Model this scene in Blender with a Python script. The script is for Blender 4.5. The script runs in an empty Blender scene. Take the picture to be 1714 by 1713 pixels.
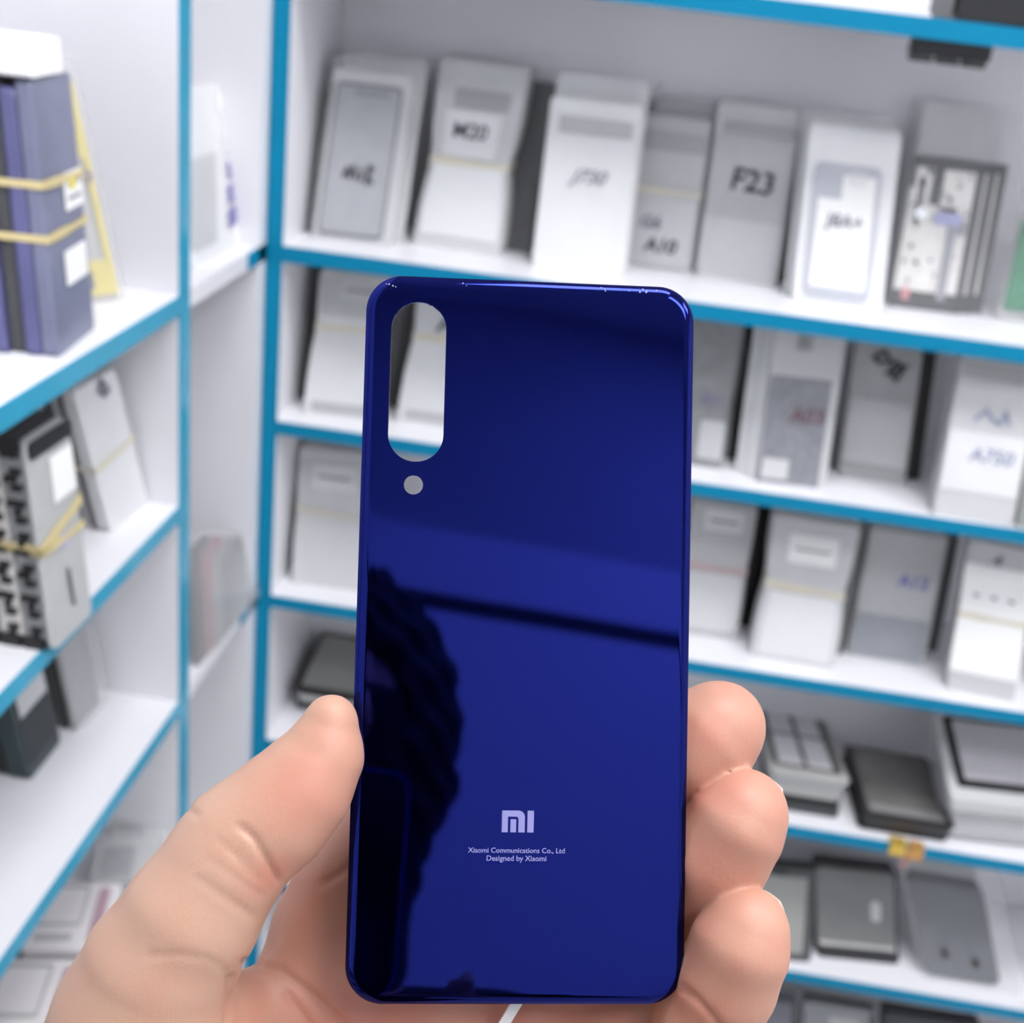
import bpy, bmesh, math, random
import numpy as np
from mathutils import Vector, Matrix, geometry
random.seed(7)
S = bpy.context.scene
COL = S.collection
# ------------------------------------------------------------------ camera
FPX, PW, PH = 2048.49, 1714.0, 1713.0
CR = np.array([0.98686, 0.11900, 0.10915]); CU = np.array([-0.14733, 0.38779, 0.90989]); CF = np.array([-0.06600, 0.91398, -0.40028])
def _rot(y, p, r):
    fwd = np.array([-math.sin(y)*math.cos(p), math.cos(y)*math.cos(p), -math.sin(p)])
    right = np.array([math.cos(y), math.sin(y), 0.]); up = np.cross(right, fwd)
    return right*math.cos(r)+up*math.sin(r), -right*math.sin(r)+up*math.cos(r), fwd
CR, CU, CF = _rot(0.07211, 0.41181, 0.11929)
CP = np.array([0.30431, -1.05, 0.24002])
cd = bpy.data.cameras.new('camera'); cam = bpy.data.objects.new('camera', cd); COL.objects.link(cam)
m = Matrix.Identity(4)
for i in range(3):
    m[i][0], m[i][1], m[i][2], m[i][3] = CR[i], CU[i], -CF[i], CP[i]
cam.matrix_world = m
cd.sensor_fit = 'HORIZONTAL'; cd.sensor_width = 36; cd.lens = 36*FPX/PW; cd.clip_start = 0.01; cd.clip_end = 50
cd.dof.use_dof = True; cd.dof.focus_distance = 0.258; cd.dof.aperture_fstop = 17
S.camera = cam
# ------------------------------------------------------------------ world, exposure
w = bpy.data.worlds.new('world'); S.world = w; w.use_nodes = True
w.node_tree.nodes['Background'].inputs[0].default_value = (.85, .9, 1, 1); w.node_tree.nodes['Background'].inputs[1].default_value = .15
S.view_settings.view_transform = 'Standard'; S.view_settings.look = 'None'; S.view_settings.gamma = 1
S.view_settings.use_curve_mapping = False; S.view_settings.exposure = 1.5
LIGHT = 6.6            # radiance of the ceiling LED panels
FLOOR, CEIL, XL, XR, YB, YF = -1.25, 1.62, -0.215, 2.7, -2.4, 0.21

# ------------------------------------------------------------------ pixel helpers (a ray of the camera met with a real plane of the room)
def ray(x, y): return CF+CR*(x-PW/2)/FPX-CU*(y-PH/2)/FPX
def hit(x, y, ax, v):
    d = ray(x, y); return CP+d*((v-CP[ax])/d[ax])
def at(x, y, dep): return CP+ray(x, y)*dep
# ------------------------------------------------------------------ materials
MATS = {}
def mat(name, col, rough=.5, metal=0, noise=0, nscale=60, bump=0, bscale=200, alpha=1, spec=.5, emit=None, coat=0, sss=0):
    if name in MATS: return MATS[name]
    M = bpy.data.materials.new(name); M.use_nodes = True; nt = M.node_tree; b = nt.nodes['Principled BSDF']
    b.inputs['Base Color'].default_value = (*col, 1); b.inputs['Roughness'].default_value = rough
    b.inputs['Metallic'].default_value = metal; b.inputs['Specular IOR Level'].default_value = spec
    b.inputs['Coat Weight'].default_value = coat
    if sss: b.inputs['Subsurface Weight'].default_value = sss; b.inputs['Subsurface Radius'].default_value = (.6, .2, .1); b.inputs['Subsurface Scale'].default_value = .004
    tc = nt.nodes.new('ShaderNodeTexCoord')
    if noise:
        n = nt.nodes.new('ShaderNodeTexNoise'); n.inputs['Scale'].default_value = nscale; n.inputs['Detail'].default_value = 4
        nt.links.new(tc.outputs['Object'], n.inputs['Vector'])
        mx = nt.nodes.new('ShaderNodeMix'); mx.data_type = 'RGBA'; mx.inputs[6].default_value = (*[c*(1-noise) for c in col], 1)
        mx.inputs[7].default_value = (*[min(1, c*(1+noise)) for c in col], 1)
        nt.links.new(n.outputs[0], mx.inputs[0]); nt.links.new(mx.outputs[2], b.inputs['Base Color'])
    if bump:
        n = nt.nodes.new('ShaderNodeTexNoise'); n.inputs['Scale'].default_value = bscale; n.inputs['Detail'].default_value = 3
        nt.links.new(tc.outputs['Object'], n.inputs['Vector'])
        bp = nt.nodes.new('ShaderNodeBump'); bp.inputs['Strength'].default_value = bump; bp.inputs['Distance'].default_value = .003
        nt.links.new(n.outputs[0], bp.inputs['Height']); nt.links.new(bp.outputs[0], b.inputs['Normal'])
    if emit: b.inputs['Emission Color'].default_value = (*emit[:3], 1); b.inputs['Emission Strength'].default_value = emit[3]
    if alpha < 1: b.inputs['Alpha'].default_value = alpha
    MATS[name] = M; return M
WHITE = mat('white_laminate', (.80, .80, .83), .35, noise=.02, nscale=8)
TEAL = mat('turquoise_edge_band', (.003, .225, .40), .5, spec=.15, noise=.06, nscale=30)
BLACK = mat('black_plastic', (.012, .012, .014), .4)
DARK = mat('dark_grey_plastic', (.06, .062, .065), .45, noise=.2, nscale=90)
INKK = mat('black_marker_ink', (.03, .03, .045), .6)
INKG = mat('faded_marker_ink', (.17, .17, .22), .6)
INKB = mat('blue_marker_ink', (.04, .04, .42), .6)
PAPER = mat('white_paper', (.86, .86, .84), .6)
BAND = mat('yellow_rubber', (.62, .52, .26), .5)
BANDP = mat('pale_rubber', (.66, .62, .50), .5)
BANDR = mat('pink_rubber', (.62, .42, .42), .5)
YEL = mat('yellow_card', (.80, .68, .12), .45)
CLEAR = mat('clear_bag_film', (.86, .87, .88), .13, alpha=.14, bump=.5, bscale=60, spec=.7)
FILM = mat('clear_bag_film_hazy', (.80, .80, .81), .2, alpha=.3, bump=.5, bscale=50, spec=.6)
def frost(v, tint=0):
    v = v*.86 if v < .7 else v*.97
    k = 'frosted_sleeve_%d_%d' % (int(v*100), int(tint*100))
    return mat(k, (v, v*(1+.005), v*(1.01+tint)), .34, noise=.07, nscale=22, bump=.25, bscale=45)
# ------------------------------------------------------------------ mesh helpers
def finish(name, bm, material, parent=None, smooth=False):
    bmesh.ops.recalc_face_normals(bm, faces=bm.faces)
    me = bpy.data.meshes.new(name); bm.to_mesh(me); bm.free()
    me.materials.append(material)
    if smooth: me.polygons.foreach_set('use_smooth', [True]*len(me.polygons))
    o = bpy.data.objects.new(name, me); COL.objects.link(o)
    if parent: o.parent = parent
    return o
def thing(name, label, cat, loc=(0, 0, 0), rz=0, group=None):
    o = bpy.data.objects.new(name, None); COL.objects.link(o); o.empty_display_size = .01
    o.location = loc; o.rotation_euler = (0, 0, rz); o['label'] = label; o['category'] = cat
    if group: o['group'] = group
    return o
def tag(o, label, cat, group=None):
    o['label'] = label; o['category'] = cat
    if group: o['group'] = group
    return o
def struct(o): o['kind'] = 'structure'; return o
def box(bm, x0, x1, y0, y1, z0, z1, f=None):
    f = f or (lambda x, y, z: (x, y, z))
    v = [bm.verts.new(f(x, y, z)) for z in (z0, z1) for y in (y0, y1) for x in (x0, x1)]
    for q in ((0, 1, 3, 2), (4, 5, 7, 6), (0, 1, 5, 4), (2, 3, 7, 6), (0, 2, 6, 4), (1, 3, 7, 5)):
        bm.faces.new([v[i] for i in q])
def bbox(name, x0, x1, y0, y1, z0, z1, material, parent=None, bev=0):
    bm = bmesh.new(); box(bm, x0, x1, y0, y1, z0, z1)
    if bev: bmesh.ops.bevel(bm, geom=bm.edges[:], offset=bev, segments=2, affect='EDGES')
    return finish(name, bm, material, parent)
def rr(x0, x1, z0, z1, r, n=6):
    """rounded rectangle outline, counter-clockwise in x,z"""
    P = []
    for cx, cz, a0 in ((x1-r, z1-r, 0), (x0+r, z1-r, 90), (x0+r, z0+r, 180), (x1-r, z0+r, 270)):
        for k in range(n+1):
            a = math.radians(a0+90*k/n); P.append((cx+r*math.cos(a), cz+r*math.sin(a)))
    return P
def extrude_poly(bm, P, y0, y1, f, holes=()):
    loops = [P]+list(holes)
    flat = [q for L in loops for q in L]
    tris = geometry.tessellate_polygon([[Vector((a, b, 0)) for a, b in L] for L in loops])
    A = [bm.verts.new(f(a, y0, b)) for a, b in flat]; B = [bm.verts.new(f(a, y1, b)) for a, b in flat]
    for t in tris:
        try: bm.faces.new([A[i] for i in t]); bm.faces.new([B[i] for i in reversed(t)])
        except ValueError: pass
    k = 0
    for L in loops:
        n = len(L)
        for i in range(n):
            j = (i+1) % n
            bm.faces.new((A[k+i], A[k+j], B[k+j], B[k+i]))
        k += n
def plate(bm, x0, x1, y0, y1, z0, z1, r, f, c=.0012):
    """a slab with rounded corners in x,z, many rows so that f may bend it"""
    zs = []
    H = z1-z0
    for k in range(5): zs.append(r*(1-math.cos(math.pi/2*k/4))) if r > 0 else None
    n = 16
    zs += [r+(H-2*r)*k/n for k in range(1, n)]
    for k in range(5): zs.append(H-r*(1-math.cos(math.pi/2*(4-k)/4)))
    rows = []
    c = min(c, (y1-y0)*.3)
    for z in zs:
        e = min(z, H-z); ins = 0 if e >= r else r-math.sqrt(max(0, r*r-(r-e)**2))
        a, b = x0+ins, x1-ins
        rows.append([bm.verts.new(f(X, Y, z0+z)) for X, Y in ((a+c, y0), (b-c, y0), (b, y0+c), (b, y1-c), (b-c, y1), (a+c, y1), (a, y1-c), (a, y0+c))])
    for A, B in zip(rows, rows[1:]):
        for i in range(8):
            j = (i+1) % 8; bm.faces.new((A[i], A[j], B[j], B[i]))
    bm.faces.new(rows[0]); bm.faces.new(rows[-1][::-1])
_fc = {}
def text_mesh(bm, s, cx, cz, width, f, y=-.0006, shear=.15, rot=0, bold=.0, height=None):
    """built-in font, filled and laid on the front of something"""
    cu = bpy.data.curves.new('t', 'FONT'); cu.body = s; cu.size = 1; cu.shear = shear; cu.offset = bold; cu.resolution_u = 3
    cu.align_x = 'CENTER'; cu.align_y = 'CENTER'
    o = bpy.data.objects.new('t', cu); COL.objects.link(o)
    dg = bpy.context.evaluated_depsgraph_get(); me = bpy.data.meshes.new_from_object(o.evaluated_get(dg))
    xs = [v.co.x for v in me.vertices]; ys = [v.co.y for v in me.vertices]
    sc = width/(max(xs)-min(xs)); mx = (max(xs)+min(xs))/2; my = (max(ys)+min(ys))/2
    sy = sc if height is None else height/(max(ys)-min(ys))
    vs = []
    cr, sr = math.cos(rot), math.sin(rot)
    for v in me.vertices:
        a, b = (v.co.x-mx)*sc, (v.co.y-my)*sy
        vs.append(bm.verts.new(f(cx+a*cr-b*sr, y, cz+a*sr+b*cr)))
    for p in me.polygons:
        try: bm.faces.new([vs[i] for i in p.vertices])
        except ValueError: pass
    bpy.data.objects.remove(o); bpy.data.meshes.remove(me); bpy.data.curves.remove(cu)
def scribble(bm, pts, wd, f, y=-.0006):
    for a, b in zip(pts, pts[1:]):
        d = Vector((b[0]-a[0], b[1]-a[1])); n = d.length
        if n < 1e-9: continue
        d /= n; q = Vector((-d.y, d.x))*wd/2; d2 = d*wd*.3
        P = [(a[0]-d2.x+q.x, a[1]-d2.y+q.y), (a[0]-d2.x-q.x, a[1]-d2.y-q.y), (b[0]+d2.x-q.x, b[1]+d2.y-q.y), (b[0]+d2.x+q.x, b[1]+d2.y+q.y)]
        bm.faces.new([bm.verts.new(f(u, y, v)) for u, v in P])

# ------------------------------------------------------------------ the room
TS = .0145
def wallbox(name, *a): return struct(bbox(name, *a))
WALL = mat('white_wall_paint', (.80, .81, .84), .6, noise=.02, nscale=5)
DIMW = mat('dimmed_grey_wall', (.46, .48, .52), .7, noise=.1, nscale=3)  # grey wall, dimness of its upper part darkened into the colour
wallbox('floor', XL-.1, XR+.1, YB-.1, YF+.1, FLOOR-.05, FLOOR, mat('pale_floor_tile', (.66, .65, .63), .35, noise=.08, nscale=4))
wallbox('ceiling', XL-.1, XR+.1, YB-.1, YF+.1, CEIL, CEIL+.05, mat('ceiling_paint', (.72, .73, .75), .7))
wallbox('wall_left', XL-.05, XL, YB-.05, YF+.05, FLOOR, CEIL, WALL)
wallbox('wall_right', XR, XR+.05, YB-.05, YF+.05, FLOOR, CEIL, WALL)
wallbox('wall_front', XL-.05, XR+.05, YF, YF+.05, FLOOR, CEIL, WALL)
wallbox('wall_back', XL-.05, XR+.05, YB-.07, YB-.02, FLOOR, CEIL, DIMW)
# white cladding of the opposite wall with a dark shadow gap and a grey top darkened for its dimness, mirrored in the glossy panel
t = thing('wall_cladding', 'white cladding on the wall behind the photographer, seen mirrored in the blue panel', 'wall panel', (1.2, YB, 0))
bbox('cladding_board', XL-1.2+.002, XR-1.2-.002, -.019, 0, FLOOR+.001, .905, WALL, t)
bbox('cladding_board', XL-1.2+.002, XR-1.2-.002, -.019, 0, .938, 1.06, WALL, t)
bbox('shadow_gap', XL-1.2+.002, XR-1.2-.002, -.019, -.006, .9055, .9375, mat('gap_black', (.01, .01, .012), .8), t)
# ceiling LED panels
EM = mat('led_diffuser', (.9, .9, .9), .5, emit=(.975, .97, 1.0, LIGHT))
FR = mat('led_frame_white', (.75, .75, .75), .4)
for i, (x, y) in enumerate(((.55, -.75), (1.85, -.75), (1.2, -1.75))):
    t = thing('ceiling_light', ['square LED ceiling panel nearest the shelf corner', 'square LED ceiling panel towards the right wall', 'square LED ceiling panel towards the opposite wall'][i], 'ceiling light', (x, y, CEIL-.001), 0, 'LED ceiling panels')
    bm = bmesh.new(); s = .33
    for q in ((-s, s, -s, -s+.03), (-s, s, s-.03, s), (-s, -s+.03, -s+.03, s-.03), (s-.03, s, -s+.03, s-.03)): box(bm, *q, -.014, 0)
    finish('frame', bm, FR, t)
    bbox('diffuser', -s+.03, s-.03, -s+.03, s-.03, -.010, -.002, EM, t)

# ------------------------------------------------------------------ shelf units
Z = dict(S0=.2445, S1=0., S2=-.1642, S3=-.3486, S4=-.520, S5=-.7069, S6=-.888)
D = .175; XP = -.016; RW = 2.2
ru = thing('shelf_unit', 'white wall shelf unit with turquoise edges facing the camera, full of sleeves', 'shelf unit', (0, 0, FLOOR))
def zz(z): return z-FLOOR
def board(parent, name, x0, x1, y0, y1, z0, z1, edge, ename='edge_strip', short=None):
    o = bbox(name, x0, x1, y0, y1, z0, z1, WHITE, parent)
    return o
SHT = {'S0': .0155, 'S1': .0142}
bbox('back_panel', -.012, RW, D, D+.008, .001, zz(1.0), WHITE, ru)
for x0, x1, nm in ((-.0145, 0, 'a'), (RW-.015, RW, 'b')):
    o = bbox('side_panel', x0, x1, .001, D, .001, zz(1.0), WHITE, ru)
    bbox('edge_strip', x0, x1, -.0006, .001, .001, zz(1.0), TEAL, o)
for k, z in list(Z.items())+[('S7', -1.06), ('Sm', .62)]:
    th = SHT.get(k, .0128)
    o = bbox('shelf', 0.0002, RW-.0152, .001, D-.0002, zz(z-th), zz(z), WHITE, ru)
    bbox('edge_strip', 0.0002, RW-.0152, -.0004, .001, zz(z-th), zz(z), TEAL, o)
# left unit, faces +X, ends against the right unit's side
lu = thing('shelf_unit', 'white corner shelf unit with turquoise edges running along the left wall', 'shelf unit', (XP, 0, FLOOR))
LD = .175
TEAL_LIT = mat('turquoise_edge_band_lit', (.02, .33, .52), .25, noise=.12, nscale=25)  # same edge band, reflected light put into a paler colour
LZ = dict(E1=(0, .0142), E2=(-.168, .0128), E3=(-.3486, .0128), E4=(-.515, .0128), E5=(-.70, .0128), E6=(-.88, .0128))
bbox('back_panel', -LD-.008, -LD, -1.95, .0, .001, zz(1.0), WHITE, lu)
YA0, YA1 = -.2045, -.1845
o = bbox('divider_panel', -LD, -.001, YA0, YA1, .001, zz(1.0), WHITE, lu)
bbox('edge_strip', -.001, .0005, YA0, YA1, .001, zz(1.0), TEAL_LIT, o)
o = bbox('divider_panel', -LD, -.001, -1.0, -.98, .001, zz(1.0), WHITE, lu)
bbox('edge_strip', -.001, .0005, -1.0, -.98, .001, zz(1.0), TEAL_LIT, o)
o = bbox('side_panel', -LD, -.001, -1.95, -1.93, .001, zz(1.0), WHITE, lu)
bbox('edge_strip', -.001, .0005, -1.95, -1.93, .001, zz(1.0), TEAL_LIT, o)
for k, (z, th) in LZ.items():
    for y0, y1 in ((-.98+.0002, YA0-.0002), (-1.93, -1.0)):
        o = bbox('shelf', -LD, -.001, y0, y1, zz(z-th), zz(z), WHITE, lu)
        bbox('edge_strip', -.001, .0004, y0, y1, zz(z-th), zz(z), TEAL_LIT, o)
o = bbox('side_panel', -LD, -.001, -.0185, -.0045, .001, zz(1.0), WHITE, lu)
for k in ('E1', 'E3', 'E5'):
    z, th = LZ[k]
    o = bbox('shelf', -LD, -.001, YA1+.0002, -.0187, zz(z-th), zz(z), WHITE, lu)
    s = bbox('edge_strip', -.001, .0006, -.045, -.0006, zz(z-th), zz(z), TEAL, o)
o = bbox('cover_strip', -.001, .0006, -.0185, -.0006, .001, zz(1.0), WHITE, lu)

# ------------------------------------------------------------------ packs standing on the shelves
REPORT = []
class Pack:
    """a leaning pack: local x along its width, y into its depth, z up its height"""
    def __init__(s, name, label, cat, zs, BL, BR, TL, yaw=None, maxyaw=6, group=None, pinch=None, lean=16, room=.135):
        a = hit(*BL, 2, zs); b = hit(*BR, 2, zs); e = b-a; e[2] = 0
        base = 0 if yaw is None else yaw
        e0 = np.array([math.cos(base), math.sin(base), 0]); n0 = np.array([-e0[1], e0[0], 0])
        ang = math.atan2(e@n0, e@e0); ang = max(-math.radians(maxyaw), min(math.radians(maxyaw), ang))
        s.W = max(.01, e@e0)
        yw = base+ang; e = np.array([math.cos(yw), math.sin(yw), 0]); n = np.array([-e[1], e[0], 0])
        # the front face leans back by th; TL is met on that plane, a sideways lean gives the skew
        th = math.radians(lean)
        for _ in range(3):
            u = n*math.sin(th)+np.array([0, 0, math.cos(th)]); nn = np.cross(e, u)
            d = ray(*TL); t = ((a-CP)@nn)/(d@nn); P = CP+d*t-a
            s.H = P@u; s.skew = (P@e)/s.H
            if room is not None:
                lim = max(.02, room-(a@np.array([0, 1., 0]) if yaw is None else -(a[0]-XP)))
                th = min(th, math.asin(min(.9, lim/s.H)))
        s.th = th; s.skew = max(-.3, min(.3, s.skew))
        REPORT.append((label[:38], np.round(a, 3), 'W%.3f H%.3f lean%.1f yaw%.1f skew%.2f' % (s.W, s.H, math.degrees(s.th), math.degrees(yw), s.skew)))
        s.root = thing(name, label, cat, tuple(a+e*s.W/2), yw, group)
        s.pinch = pinch; s.st, s.ct = math.sin(s.th), math.cos(s.th)
    def f(s, x, y, z):
        if s.pinch:
            zb, amt, sg = s.pinch[0]*s.H, s.pinch[1], s.pinch[2]*s.H
            k = 1-amt*math.exp(-abs((z-zb)/sg)**1.4); x = s.W/2+(x-s.W/2)*k; y = s.ym+(y-s.ym)*(1-amt*1.2*math.exp(-abs((z-zb)/sg)**1.4)) if y > 0 else y+ .0
        return (x-s.W/2+z*s.skew, y+z*s.st, z*s.ct)
    ym = .01
    def slab(s, name, material, x0, x1, y0, y1, z0, z1, r=.004, parent=None):
        bm = bmesh.new(); plate(bm, x0, x1, y0, y1, z0, z1, r, s.f); return finish(name, bm, material, parent or s.root)
    def layers(s, n, T, material, name='clear_sleeve', jit=.0015, r=.004, y0=0., hj=.004):
        s.ym = y0; out = []
        for i in range(n):
            a, b = y0+T*i/n, y0+T*(i+1)/n-.0004
            jx, jz = (random.uniform(-jit, jit), random.uniform(-hj, hj)) if i else (0, 0)
            out.append(s.slab(name, material[i % len(material)] if isinstance(material, list) else material, jx, s.W+jx, a, b, 0, s.H+jz, r))
        return out
    def poly(s, name, material, P, y0=-.001, y1=-.0002, holes=(), parent=None):
        bm = bmesh.new(); extrude_poly(bm, P, y0, y1, s.f, holes); return finish(name, bm, material, parent or s.root)
    def write(s, txt, cx, cz, wd, ink=INKK, y=-.0014, **k):
        bm = bmesh.new(); text_mesh(bm, txt, cx*s.W, cz*s.H, wd*s.W, s.f, y=y, **k); return finish('handwriting', bm, ink, s.root)
    def marks(s, L, wd, ink=INKK, y=-.0014, name='handwriting'):
        bm = bmesh.new()
        for P in L: scribble(bm, [(a*s.W, b*s.H) for a, b in P], wd, s.f, y)
        return finish(name, bm, ink, s.root)
    def band(s, zf, T, material=BANDP, wd=.0035, dz=0.0, y0=0):
        bm = bmesh.new(); h = s.H*zf; o = .0009
        P = [(-o, y0-o-.0007), (s.W*.33, y0-o-.0009), (s.W*.66, y0-o-.0009), (s.W+o, y0-o-.0007), (s.W+o, T+o), (-o, T+o)]
        v = []
        for i, (x, y) in enumerate(P):
            zz_ = h+dz*(x/s.W); ww = wd*(1+.25*math.sin(i*2.1))
            v.append([bm.verts.new(s.f(x, y, zz_-ww/2)), bm.verts.new(s.f(x, y, zz_+ww/2)),
                      bm.verts.new(s.f(x*(1-.0)+(-.0006 if x > s.W/2 else .0006), y+(.0006 if y < T/2 else -.0006), zz_+ww/2)), bm.verts.new(s.f(x+(-.0006 if x > s.W/2 else .0006), y+(.0006 if y < T/2 else -.0006), zz_-ww/2))])
        for i in range(6):
            A, B = v[i], v[(i+1) % 6]
            for q in range(4): bm.faces.new((A[q], A[(q+1) % 4], B[(q+1) % 4], B[q]))
        return finish('rubber_band', bm, material, s.root)
    def tagcard(s, x0, x1, z0, z1, material=PAPER, lines=2, y=-.0009, ink=INKG, name='paper_label'):
        o = s.poly(name, material, rr(x0*s.W, x1*s.W, z0*s.H, z1*s.H, .0012, 3), y-.0004, y)
        if lines:
            bm = bmesh.new()
            for i in range(lines):
                zc = z0+(z1-z0)*(i+.8)/(lines+.6)
                P = [((x0+(x1-x0)*(.15+.7*k/9))*s.W, zc*s.H+.0006*math.sin(k*2.4+i)) for k in range(10)]
                scribble(bm, P, .0016, s.f, y-.0008)
            finish('print', bm, ink, o)
        return o
    def film(s, m=.004, T=.004, top=.02, material=CLEAR, name='clear_bag', y0=-.003):
        return s.slab(name, material, -m, s.W+m, y0, T, .0002, s.H+top, .003)

G1 = 'sleeved phone frames on the upper shelf'; G2 = 'sleeved phone frames on the second shelf'; G3 = 'sleeved phone frames on the third shelf'
def shade_behind(p, label, group, y0, T, dx, dw, dh, v=.05):  # one dark sheet added behind a pack to paint the unlit gap
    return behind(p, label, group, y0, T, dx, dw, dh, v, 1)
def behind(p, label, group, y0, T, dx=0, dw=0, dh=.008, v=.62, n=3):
    """further sleeves or a gap-shade sheet right behind pack p, as a thing of their own"""
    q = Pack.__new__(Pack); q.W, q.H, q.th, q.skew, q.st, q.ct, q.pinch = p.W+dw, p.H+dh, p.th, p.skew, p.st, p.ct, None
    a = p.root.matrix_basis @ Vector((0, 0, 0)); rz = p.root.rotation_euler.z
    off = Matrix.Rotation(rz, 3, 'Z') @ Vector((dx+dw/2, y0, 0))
    q.root = thing('plastic_sleeve', label, 'plastic sleeve', tuple(a+off), rz, group)  # real sleeves and gap-shade sheets share this name and category
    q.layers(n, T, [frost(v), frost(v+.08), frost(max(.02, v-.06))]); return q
M_GREY = mat('grey_phone_frame', (.33, .34, .36), .4, noise=.15, nscale=60)
M_LG = mat('light_phone_card', (.60, .61, .62), .4, noise=.08, nscale=40)
# --- upper shelf (S1)
p = Pack('phone_frame_pack', 'sleeve with grey phone frame, leftmost on the upper shelf beside the turquoise post', 'phone part', 0, (522, 397), (652, 412), (560, 113), group=G1)
p.layers(3, .012, [frost(.62), frost(.5), frost(.7)])
W_, H_ = p.W, p.H
p.poly('phone_frame', M_GREY, rr(.06*W_, .9*W_, .03*H_, .93*H_, .006), -.0016, -.0004)
p.poly('frame_rim', mat('frame_rim_dark', (.10, .105, .12), .4), rr(.06*W_, .9*W_, .03*H_, .93*H_, .006), -.0022, -.0016, holes=[rr(.09*W_, .87*W_, .05*H_, .91*H_, .005)])
p.poly('speaker_slot', mat('slot_grey', (.22, .23, .25), .5), rr(.3*W_, .75*W_, .855*H_, .895*H_, .002), -.0025, -.0017)
p.marks([[(.3, .38), (.34, .44), (.38, .38), (.42, .45), (.46, .38)], [(.52, .37), (.53, .44)], [(.6, .35), (.62, .46), (.66, .44), (.6, .4), (.68, .36)]], .003, INKK, -.003)
p.film(.003, .014, .010, CLEAR)
shade_behind(p, 'dark strip painted as gap shade left of the leftmost grey phone frame sleeve', G1, .0125, .0018, -.0065, -.0, -.012, .10)
behind(p, 'taller plain sleeves right behind the leftmost grey phone frame sleeve', G1, .0145, .022, .006, .004, .014, .60, 4)
p = Pack('phone_frame_pack', 'rubber-banded pack with short black code, second from left on the upper shelf', 'phone part', 0, (690, 408), (836, 430), (738, 97), group=G1, pinch=(.47, .13, .16))
p.layers(5, .032, [frost(.66), frost(.55), frost(.62), frost(.35), frost(.6)])
p.slab('inner_card', frost(.76), .06*p.W, .94*p.W, -.0012, -.0002, .07*p.H, .47*p.H, .003)
p.tagcard(.14, .80, .50, .74, frost(.74), 0)
p.slab('grey_strip', frost(.42), .22*p.W, .85*p.W, -.0012, -.0002, .76*p.H, .86*p.H, .003)
p.write('M20', .46, .64, .40, INKK, -.0022, bold=.01, shear=.05)
p.band(.47, .034, BANDP, .006)
shade_behind(p, 'sleeves darkened with gap shade right of the second pack on the upper shelf', G1, .034, .010, .022, .0, -.012, .13)
p = Pack('phone_frame_pack', 'tall milky white sleeve with faint code above the blue panel on the upper shelf', 'phone part', 0, (889, 446), (1041, 464), (923, 160), group=G1)
p.layers(3, .016, [frost(.72), frost(.68), frost(.7)])
p.slab('grey_strip', frost(.52), .12*p.W, .92*p.W, -.0012, -.0002, .80*p.H, .90*p.H, .002)
p.write('J730', .5, .55, .42, INKG, -.002, bold=.005, shear=.4)
behind(p, 'tall sleeve showing its top edge above the milky white sleeve', G1, .0165, .012, .004, .0, .020, .70, 3)
p = Pack('phone_frame_pack', 'grey sleeve with purple code half hidden behind the milky white sleeve', 'phone part', 0, (1044, 442), (1155, 458), (1078, 190), group=G1)
p.layers(4, .018, [frost(.55), frost(.5), frost(.6), frost(.5)])
p.tagcard(.06, .94, .02, .5, frost(.62), 0, name='inner_card'); p.slab('grey_strip', frost(.40), .05*p.W, .98*p.W, -.0012, -.0002, .78*p.H, .9*p.H, .002)
p.write('A10', .5, .16, .5, INKK, -.002, bold=.03); p.write('G6', .32, .31, .3, INKG, -.002, bold=.03); p.band(.52, .018, BANDP, .004)
shade_behind(p, 'dark strip standing in for shade between the purple coded sleeve and its right neighbour', G1, .030, .003, .010, .0, -.006, .12)
behind(p, 'plain grey sleeves behind the purple coded sleeve', G1, .0185, .010, .008, .004, .016, .52, 3)
p = Pack('phone_frame_pack', 'sleeve with large black letter and two digits on the upper shelf', 'phone part', 0, (1163, 458), (1300, 480), (1203, 168), group=G1)
p.layers(5, .026, [frost(.64), frost(.55), frost(.66), frost(.6), frost(.66)])
p.slab('grey_strip', frost(.45), .1*p.W, .98*p.W, -.0012, -.0002, .83*p.H, .90*p.H, .002)
p.slab('grey_card', frost(.54), .02*p.W, .98*p.W, -.0010, -.0002, .35*p.H, .82*p.H, .002)
p.write('F23', .54, .58, .50, INKK, -.002, bold=.02, rot=-.04, shear=.05)
shade_behind(p, 'grey strip painted as gap shade right of the sleeve with the large black letter', G1, .0265, .006, .016, .0, -.010, .24)
p = Pack('phone_frame_pack', 'white sleeve holding a grey frame and white card, left of the black and white frames', 'phone part', 0, (1325, 501), (1476, 522), (1356, 206), group=G1)
p.layers(3, .014, [frost(.80), frost(.72), frost(.78)])
W_, H_ = p.W, p.H
p.poly('phone_frame', mat('silver_frame', (.48, .50, .54), .35, noise=.08), rr(.10*W_, .84*W_, .03*H_, .80*H_, .007), -.0016, -.0004)
p.poly('white_card', PAPER, [(.17*W_, .10*H_), (.78*W_, .10*H_), (.78*W_, .74*H_), (.42*W_, .74*H_), (.42*W_, .60*H_), (.17*W_, .60*H_)], -.0022, -.0017)
p.write('J8A+', .47, .47, .42, INKG, -.0028, bold=.02)
p.poly('camera_ring', frost(.75), rr(.5*W_, .66*W_, .69*H_, .77*H_, .003), -.0026, -.0022, holes=[rr(.53*W_, .63*W_, .70*H_, .76*H_, .002)])
behind(p, 'white sleeve edge rising just above the sleeve with the grey frame', G1, .0145, .012, -.006, .0, .010, .68, 3)

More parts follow.
